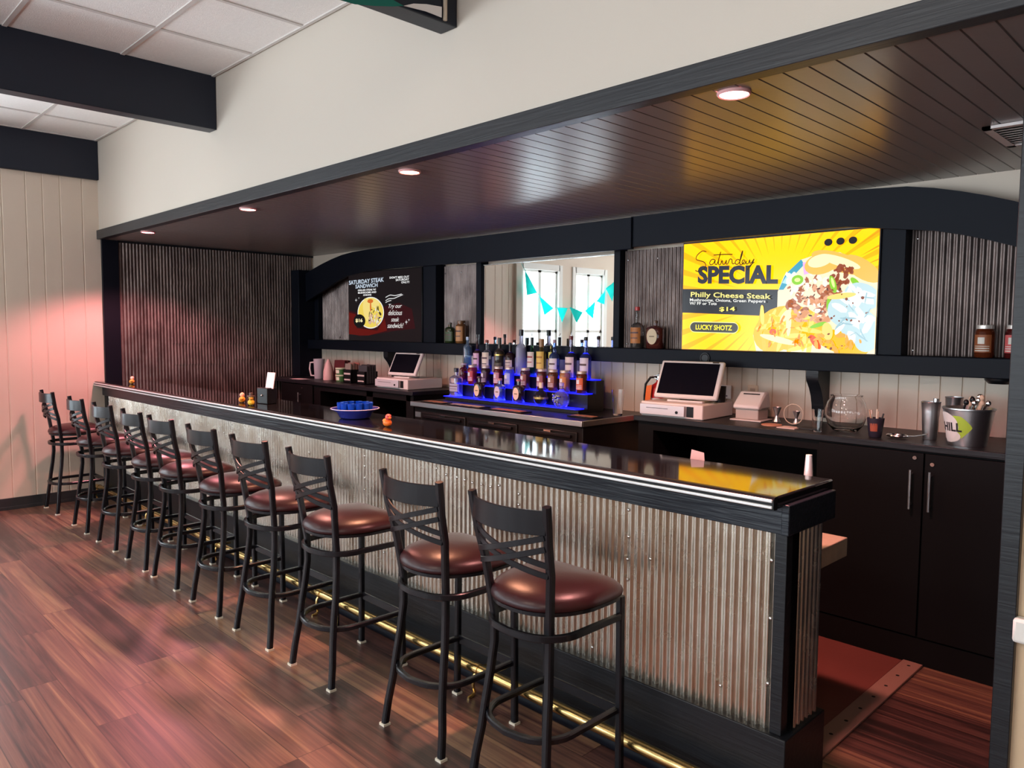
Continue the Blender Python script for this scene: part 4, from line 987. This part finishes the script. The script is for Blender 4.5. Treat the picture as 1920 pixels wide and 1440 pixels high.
single('fish_bowl', MB().lathe([(.0001, .004), (.055, 0), (.062, .004), (.088, .035), (.103, .08), (.104, .115), (.092, .155), (.076, .182), (.080, .19), (.074, .19), (.070, .182), (.087, .152), (.099, .113), (.098, .082), (.084, .038), (.060, .009), (.0001, .009)], (6.0, 1.80, ZK), 36), M['glass'], 'large clear glass fish bowl on the right counter', 'bowl', smooth=60)
t = root('clear_cup', (5.905, 1.672, ZK), 'narrow clear plastic cup standing left of the fish bowl', 'cup')
part('cup_wall', MB().lathe([(.022, 0), (.030, .115), (.0285, .115), (.0205, .004), (.0001, .004)], n=20), M['glass'], t, local=True)
t = root('straw_cup', (6.19, 1.69, ZK), 'dark printed cup holding picks and stirrers', 'cup')
part('cup_body', MB().lathe([(.027, 0), (.030, .004), (.041, .095), (.038, .095), (.027, .008), (.0001, .008)], n=24), pmat((.03, .025, .04), .35), t, local=True)
part('cup_print', MB().lathe([(.0335, .03), (.0378, .07)], n=10, a0=-PI/2-.4, a1=-PI/2+.6), pmat((.35, .08, .04)), t, local=True, fix=False)
for k, (a, c) in enumerate(((.3, (.02, .02, .02)), (1.6, (.7, .55, .4)), (2.6, (.75, .6, .5)), (4., (.5, .3, .2)), (5.2, (.8, .7, .55)))):
    part('stirrer', MB().tube([(.01*math.cos(a), .01*math.sin(a), .01), (.034*math.cos(a), .034*math.sin(a), .118+.006*k)], .004, 6), pmat(c), t, local=True)
t = root('bar_strainer', (6.30, 1.73, ZK), 'steel strainer and tongs lying by the shaker', 'strainer')
sp_ = [(.045*math.cos(2*PI*i/20)-.02, .045*math.sin(2*PI*i/20)*.8, .012) for i in range(20)]
part('strainer_ring', MB().tube(sp_, .006, 8, closed=True), M['silver'], t, local=True)
part('strainer_plate', MB().lathe([(.0001, .008), (.042, .008), (.042, .011), (.0001, .011)], (-.02, 0, 0), 20, sy=.8), M['silver'], t, local=True)
part('strainer_handle', MB().bar([(.02, 0, .014), (.07, -.01, .02), (.12, -.02, .035)], .016, .005), M['silver'], t, local=True)
def tin(x, y, h, r, lab, g='shaker tins by the ice bucket'):
    single('shaker_tin', MB().lathe([(r*.68, 0), (r*.72, .004), (r*.92, h*.75), (r, h-.006), (r*1.04, h-.003), (r*1.0, h), (r*.95, h), (r*.68, .006), (.0001, .006)], (x, y, ZK), 28), M['steel'], lab, 'shaker', g)
tin(6.405, 1.80, .185, .043, 'tall steel shaker tin left of the ice bucket'); tin(6.47, 1.93, .205, .040, 'steel shaker tin behind and between the bucket and first tin')
single('muddler', MB().tube([(6.42, 1.80, ZK+.01), (6.425, 1.81, ZK+.20)], .013, 12), M['steel'], 'metal muddler standing inside the tall shaker tin', 'muddler')
bx_, by_ = 6.585, 1.735
t = root('ice_bucket', (bx_, by_, ZK), 'galvanized bucket with green CHILL logo full of utensils', 'bucket')
part('bucket_body', MB().lathe([(.0001, .006), (.074, .006), (.074, .0), (.078, .0), (.080, .01), (.106, .165), (.110, .168), (.110, .174), (.104, .174), (.100, .165), (.074, .012), (.0001, .012)], n=40), M['steel'], t, local=True, smooth=40)
def wrap(b, r0, z0, k):
    o = MB(); o.f = b.f; o.mi = b.mi; off = math.radians(-124)
    for x_, _, z_ in b.v:
        r = r0+(z_-.01)*.168+k; a = off+x_/.095
        o.v.append((r*math.cos(a), r*math.sin(a), z_))
    return o
def oval(cx, cz, rx, rz, n=26, point=0.):
    b = MB(); vs = []
    for i in range(n+1):
        u = -1+2*i/n; hh = rz*math.sqrt(max(0, 1-u*u)) if not (point and u > .35) else rz*math.sqrt(1-.35**2)*(1-(u-.35)/.65)**.8
        vs += [(cx+rx*u, 0, cz-hh-.0005), (cx+rx*u, 0, cz+hh+.0005)]
    return b.add(vs, [(2*i, 2*i+2, 2*i+3, 2*i+1) for i in range(n)])
part('logo_lime', wrap(oval(.032, .088, .066, .052, point=1), .0795, 0, .0012), pmat((.36, .55, .05)), t, local=True, fix=False)
part('logo_white', wrap(oval(-.03, .088, .072, .066), .0795, 0, .0022), pmat((.72, .72, .70)), t, local=True, fix=False)
part('logo_white_band', wrap(oval(-.02, .045, .07, .03), .0795, 0, .0016), pmat((.68, .70, .66)), t, local=True, fix=False)
part('logo_lettering', wrap(text_mb('CHILL', -.085, .056, .066, .108, 0, .03), .0795, 0, .0030), pmat((.02, .02, .02)), t, local=True, fix=False)
for k in range(11):
    q = random.Random(50+k); a = q.uniform(0, 6.28); r0 = q.uniform(.0, .05)
    dx, dy = q.uniform(-.02, .07), q.uniform(-.04, .05)
    px, py = r0*math.cos(a), r0*math.sin(a)
    ms = (M['silver'], M['silver'], pmat((.6, .45, .32)), M['blackp'])[k % 4]
    nm, lb = (('spoon', 'steel bar spoon'), ('tongs', 'steel tong'), ('wooden_pestle', 'pale wooden pestle'), ('bottle_opener', 'black bottle opener'))[k % 4]
    wv = .008 if k % 4 == 2 else .005
    b = MB().tube([(bx_+px*.5, by_+py*.5, ZK+.05), (bx_+px+dx*.6, by_+py+dy*.6, ZK+.15), (bx_+px+dx, by_+py+dy, ZK+.195+.012*(k % 3))], wv, 8)
    b.ball((bx_+px+dx*1.05, by_+py+dy*1.05, ZK+.198+.012*(k % 3)), .012, .008, .014, 10, 6)
    single(nm, b, ms, lb+' sticking out of the galvanized ice bucket', nm.replace('_', ' '), 'utensils in the ice bucket')

# tall empty glass by the cooler end
single('pint_glass', MB().lathe([(.030, 0), (.032, .004), (.044, .172), (.0425, .172), (.0305, .012), (.0001, .012)], (4.475, 1.84, 1.0005), 28), M['glass'], 'tall empty clear pint glass at the right end of the cooler', 'glass', smooth=60)

# ================================================================== COUNTER ITEMS, LEFT
t = root('plastic_pitcher', (.60, 1.86, ZK), 'translucent white plastic pitcher on the far left counter', 'pitcher')
part('pitcher_body', MB().lathe([(.045, 0), (.048, .004), (.058, .205), (.054, .205), (.045, .008), (.0001, .008)], n=28), mat('translucent_plastic', (.75, .72, .76), .3, trans=.35), t, local=True)
part('handle', MB().tube([(-.05, -.02, .17), (-.09, -.05, .165), (-.095, -.055, .10), (-.085, -.045, .03), (-.045, -.02, .03)], .009, 8), M['white'], t, local=True)
single('squeeze_bottle', MB().lathe([(.052, 0), (.055, .01), (.05, .09), (.036, .15), (.02, .19), (.012, .21), (.0001, .212)], (.83, 1.83, ZK), 24), pmat((.72, .50, .46), .4), 'pale pink rounded squeeze bottle right of the pitcher', 'bottle')
t = root('menu_stack', (.98, 1.96, ZK), 'upright bundle of dark red menus behind the green tubs', 'menus')
for k in range(5): part('menu', MB().prism([(1.87+k*.015-1.96, 0), (1.875+k*.015-1.96, 0), (1.895+k*.015-1.96, .20), (1.89+k*.015-1.96, .20)], 'x', -.13, .06), pmat((.10, .015, .018) if k != 2 else (.30, .10, .08), .5), t, local=True)
for k in range(2):
    t = root('round_tub', (1.085, 1.82, ZK+.068*k), 'green and white round tub, ' + ('upper one of the stack' if k else 'bottom one of the stack'), 'tub', 'stacked green tubs')
    part('tub_body', MB().lathe([(.0001, 0), (.05, 0), (.054, .055), (.0001, .055)], n=24), pmat((.05, .16, .04), .4), t, local=True)
    part('tub_lid', MB().lathe([(.057, .053), (.057, .066), (.0001, .067)], n=24), pmat((.60, .66, .45), .4), t, local=True)
    part('tub_label', MB().lathe([(.0525, .012), (.0545, .045)], n=10, a0=-PI/2-.8, a1=-PI/2+.6), pmat((.70, .72, .58)), t, local=True, fix=False)
for x, lab, hh in ((1.335, 'black condiment caddy with pale cards next to the green tubs', .13), (1.565, 'black condiment caddy full of dark sachets, left of the drawer', .12)):
    t = root('condiment_caddy', (x, 1.80, ZK), lab, 'caddy', 'black caddies on the left counter')
    part('bin', MB().box(-.068, .068, -.07, -.062, 0, hh).box(-.068, .068, .062, .07, 0, hh).box(-.068, -.060, -.07, .07, 0, hh).box(.060, .068, -.07, .07, 0, hh).box(-.068, .068, -.07, .07, 0, .006), M['blackp'], t, local=True)
    part('front_card', MB().box(-.055, .055, -.073, -.0705, hh*.62, hh*.75).box(-.05, .05, -.073, -.0705, hh*.2, hh*.3), pmat((.5, .45, .42)), t, local=True)
    for k in range(4): part('sachet_row', MB().prism([(-.05+k*.028, .008), (-.03+k*.028, .008), (-.035+k*.028, hh+.05+.012*(k % 2)), (-.05+k*.028, hh+.055)], 'x', -.07, .07 if x > 1.4 else .03), pmat((.05, .05, .055) if x > 1.4 else (.25+.1*k, .22, .18), .4), t, local=True)
single('paper_sheet', MB().box(.42, .62, 1.62, 1.74, ZK, ZK+.001), M['paper'], 'white sheet of paper on left counter below the pitcher', 'paper')
for k, (x, c) in enumerate(((1.14, 0), (1.34, 1), (1.52, 2))):
    single('stored_glass', MB().lathe([(.028, 0), (.03, .003), (.036, .12), (.034, .12), (.027, .008), (.0001, .008)], (x, 1.72, .7005), 20), M['glass'], 'clear glass in the dark open cubby, '+('left one', 'middle one', 'right one')[k], 'glass', 'glasses in the open cubby')

# ================================================================== ON THE BAR TOP
ZB = 1.0705
def duck(x, y, rz, body, head, lab, hat=None, s=1.):
    t = root('rubber_duck', (x, y, ZB), lab, 'rubber duck', 'rubber ducks on the bar', rz)
    b = MB().ball((0, 0, .020*s), .030*s, .022*s, .020*s).ball((-.028*s, 0, .028*s), .012*s, .014*s, .010*s, 12, 8)
    part('duck_body', b, pmat(body, .3), t, local=True, smooth=80)
    hd = part('duck_head', MB().ball((.014*s, 0, .050*s), .017*s, .016*s, .017*s), pmat(head, .3), t, local=True, smooth=80)
    part('beak', MB().ball((.033*s, 0, .047*s), .009*s, .008*s, .003*s, 10, 6), pmat((.9, .25, .02), .3), hd, local=True)
    part('eyes', MB().ball((.026*s, .008*s, .055*s), .003*s).ball((.026*s, -.008*s, .055*s), .003*s), M['blackp'], hd, local=True)
    if hat: part('hat', MB().lathe([(.024*s, .060*s), (.024*s, .063*s), (.014*s, .065*s), (.013*s, .082*s), (.0001, .084*s)], (.012*s, 0, 0), 16), pmat(hat), hd, local=True)
duck(.52, .06, 2.6, (.95, .42, .08), (.95, .55, .40), 'orange rubber duck alone near the far left wall end')
duck(2.73, .03, 2.6, (.95, .35, .04), (.95, .50, .35), 'orange rubber duck with pale head left of the yellow duck')
duck(2.945, -.01, -.4, (.95, .60, .05), (.75, .45, .08), 'yellow rubber duck with dark hat beside black menu holder', hat=(.10, .06, .05))
duck(4.40, .02, -.2, (.95, .22, .03), (.85, .12, .10), 'red orange rubber duck right of the blue dish')
t = root('menu_holder', (2.885, .13, ZB), 'black box holder with an upright pink printed card on the bar', 'menu holder', None, math.radians(12))
part('box', MB().box(-.052, .052, -.04, .04, 0, .105), M['blackp'], t, local=True, bevel=.004)
part('knob', MB().ball((.0, -.043, .055), .007), M['silver'], t, local=True)
cd_ = part('card', MB().prism([(-.005, .10), (.0, .10), (.02, .205), (.015, .205)], 'x', -.01, .066), mat('pale_card', (.85, .75, .80), .5), t, local=True)
part('card_print', MB().prism([(.0015, .125), (.0018, .125), (.0115, .175), (.0112, .175)], 'x', .0, .055), pmat((.85, .35, .28)), cd_, local=True)
# dish with blue jello shots
dx, dy = 3.965, .11
t = root('serving_dish', (dx, dy, ZB), 'clear blue tinted dish with flared rim holding blue shot cups', 'dish')
part('dish_bowl', MB().lathe([(.0001, .004), (.075, 0), (.085, .005), (.100, .035), (.132, .052), (.133, .056), (.098, .040), (.082, .010), (.0001, .009)], n=40), gmat((.10, .12, .75), .6), t, local=True, smooth=50)
part('rim', MB().tube([(.133*math.cos(2*PI*i/40), .133*math.sin(2*PI*i/40), .054) for i in range(40)], .0025, 6, closed=True), pmat((.65, .6, .85), .2), t, local=True)
n_ = 0; cup0 = None
for rr_, cnt in ((.0, 1), (.042, 6), (.082, 12)):
    for k in range(cnt):
        a = 2*PI*k/max(cnt, 1)+rr_*9
        x, y, z = dx+rr_*math.cos(a), dy+rr_*math.sin(a), ZB+.022+(0 if rr_ < .06 else .012)
        if cup0 is None:
            cup0 = root('shot_cup', (x, y, z), 'small blue jello shot cup piled in the clear dish on the bar', 'cup', 'blue shot cups in the dish')
            part('cup_shell', MB().lathe([(.0001, 0), (.015, 0), (.0205, .052), (.019, .052), (.014, .004), (.0001, .004)], n=16), M['bluecup'], cup0, local=True)
            part('jelly', MB().lathe([(.0001, .004), (.0135, .004), (.0185, .044), (.0001, .045)], n=14), pmat((.0, .08, .65), .15), cup0, local=True)
        else:
            c = copy_tree(cup0); c.location = (x, y, z)
# things standing behind the near end of the bar
single('white_bottle', MB().lathe([(.0001, 0), (.030, 0), (.031, .004), (.031, .20), (.020, .26), (.017, .27), (.0115, .36), (.0001, .362)], (6.385, .50, .7555), 20), M['chrome'], 'slim white bottle standing on the shelf behind the near bar end', 'bottle')
single('pink_card', MB().prism([(5.97, 1.0), (6.05, 1.0), (6.04, 1.098), (5.985, 1.105)], 'y', .342, .3435), pmat((.75, .45, .42)), 'small pink card poking up behind the bar top', 'card')

# ================================================================== FLOOR RUNNER
t = root('floor_runner', (4.8, .95, 0), 'dull red floor runner with pale perforated edge behind the bar', 'floor mat')
part('runner', MB().box(2.7, 6.40, .27, 1.57, 0, .010), M['mat_'], t, bevel=.003)
e = part('edge_strip', MB().box(6.40, 6.488, .27, 1.58, 0, .012), M['matedge'], t, bevel=.003)
for k in range(9): part('drain_hole', MB().lathe([(.008, .0122), (.0001, .0126)], (6.444, .36+k*.145, 0), 12), M['dark'], e)

# ================================================================== BUNTING
t = root('bunting_string', (.15, -2.2, 2.4), 'teal pennant bunting hung in front of the left windows', 'bunting')
TR = [[(-1.18, 2.40), (-1.43, 2.09), (-1.23, 2.05)], [(-1.48, 2.05), (-1.78, 1.88), (-1.59, 1.78)], [(-1.86, 1.89), (-2.09, 1.89), (-1.97, 1.68)], [(-2.13, 1.91), (-2.44, 1.84), (-2.30, 1.67)], [(-2.49, 1.86), (-2.73, 2.01), (-2.68, 1.74)], [(-2.75, 2.01), (-2.97, 2.18), (-2.95, 1.97)], [(-2.98, 2.22), (-3.25, 2.36), (-3.15, 2.02)]]
cord = [(.15, y, z) for y, z in ((-1.10, 2.50), (-1.18, 2.40), (-1.43, 2.09), (-1.78, 1.90), (-2.11, 1.89), (-2.44, 1.86), (-2.73, 2.01), (-2.97, 2.19), (-3.25, 2.37), (-3.7, 2.7))]
part('cord', MB().tube(cord, .003, 6), M['teal'], t)
for P in TR: part('pennant', MB().prism(P, 'x', .149, .151), M['teal'], t)
t = root('bunting_ribbon', (4.99, -.4, 2.9), 'green bunting cloth draped along the beam at top of picture', 'bunting')
b = MB()
for x in (5.004, 5.006): b.add([(x, y, z) for y, z in ((-.318, 2.879), (-.376, 2.860), (-.465, 2.836), (-.551, 2.817), (-.64, 2.812), (-.80, 2.83), (-.80, 2.99), (-.46, 2.91), (-.394, 2.89))], [tuple(range(9))])
part('cloth', b, mat('green_cloth', (.01, .17, .13), .8), t)
part('pole', MB().tube([(4.995, -.09, 3.15), (4.995, -.092, 2.888)], .009, 8), M['wood'], t)
b = MB()
for x in (4.999, 5.001): b.add([(x, y, z) for y, z in ((-.314, 2.882), (-.265, 2.905), (-.196, 2.923), (-.115, 2.936), (-.115, 2.892), (-.20, 2.893))], [tuple(range(6))])
part('pale_cloth', b, M['paper'], t)
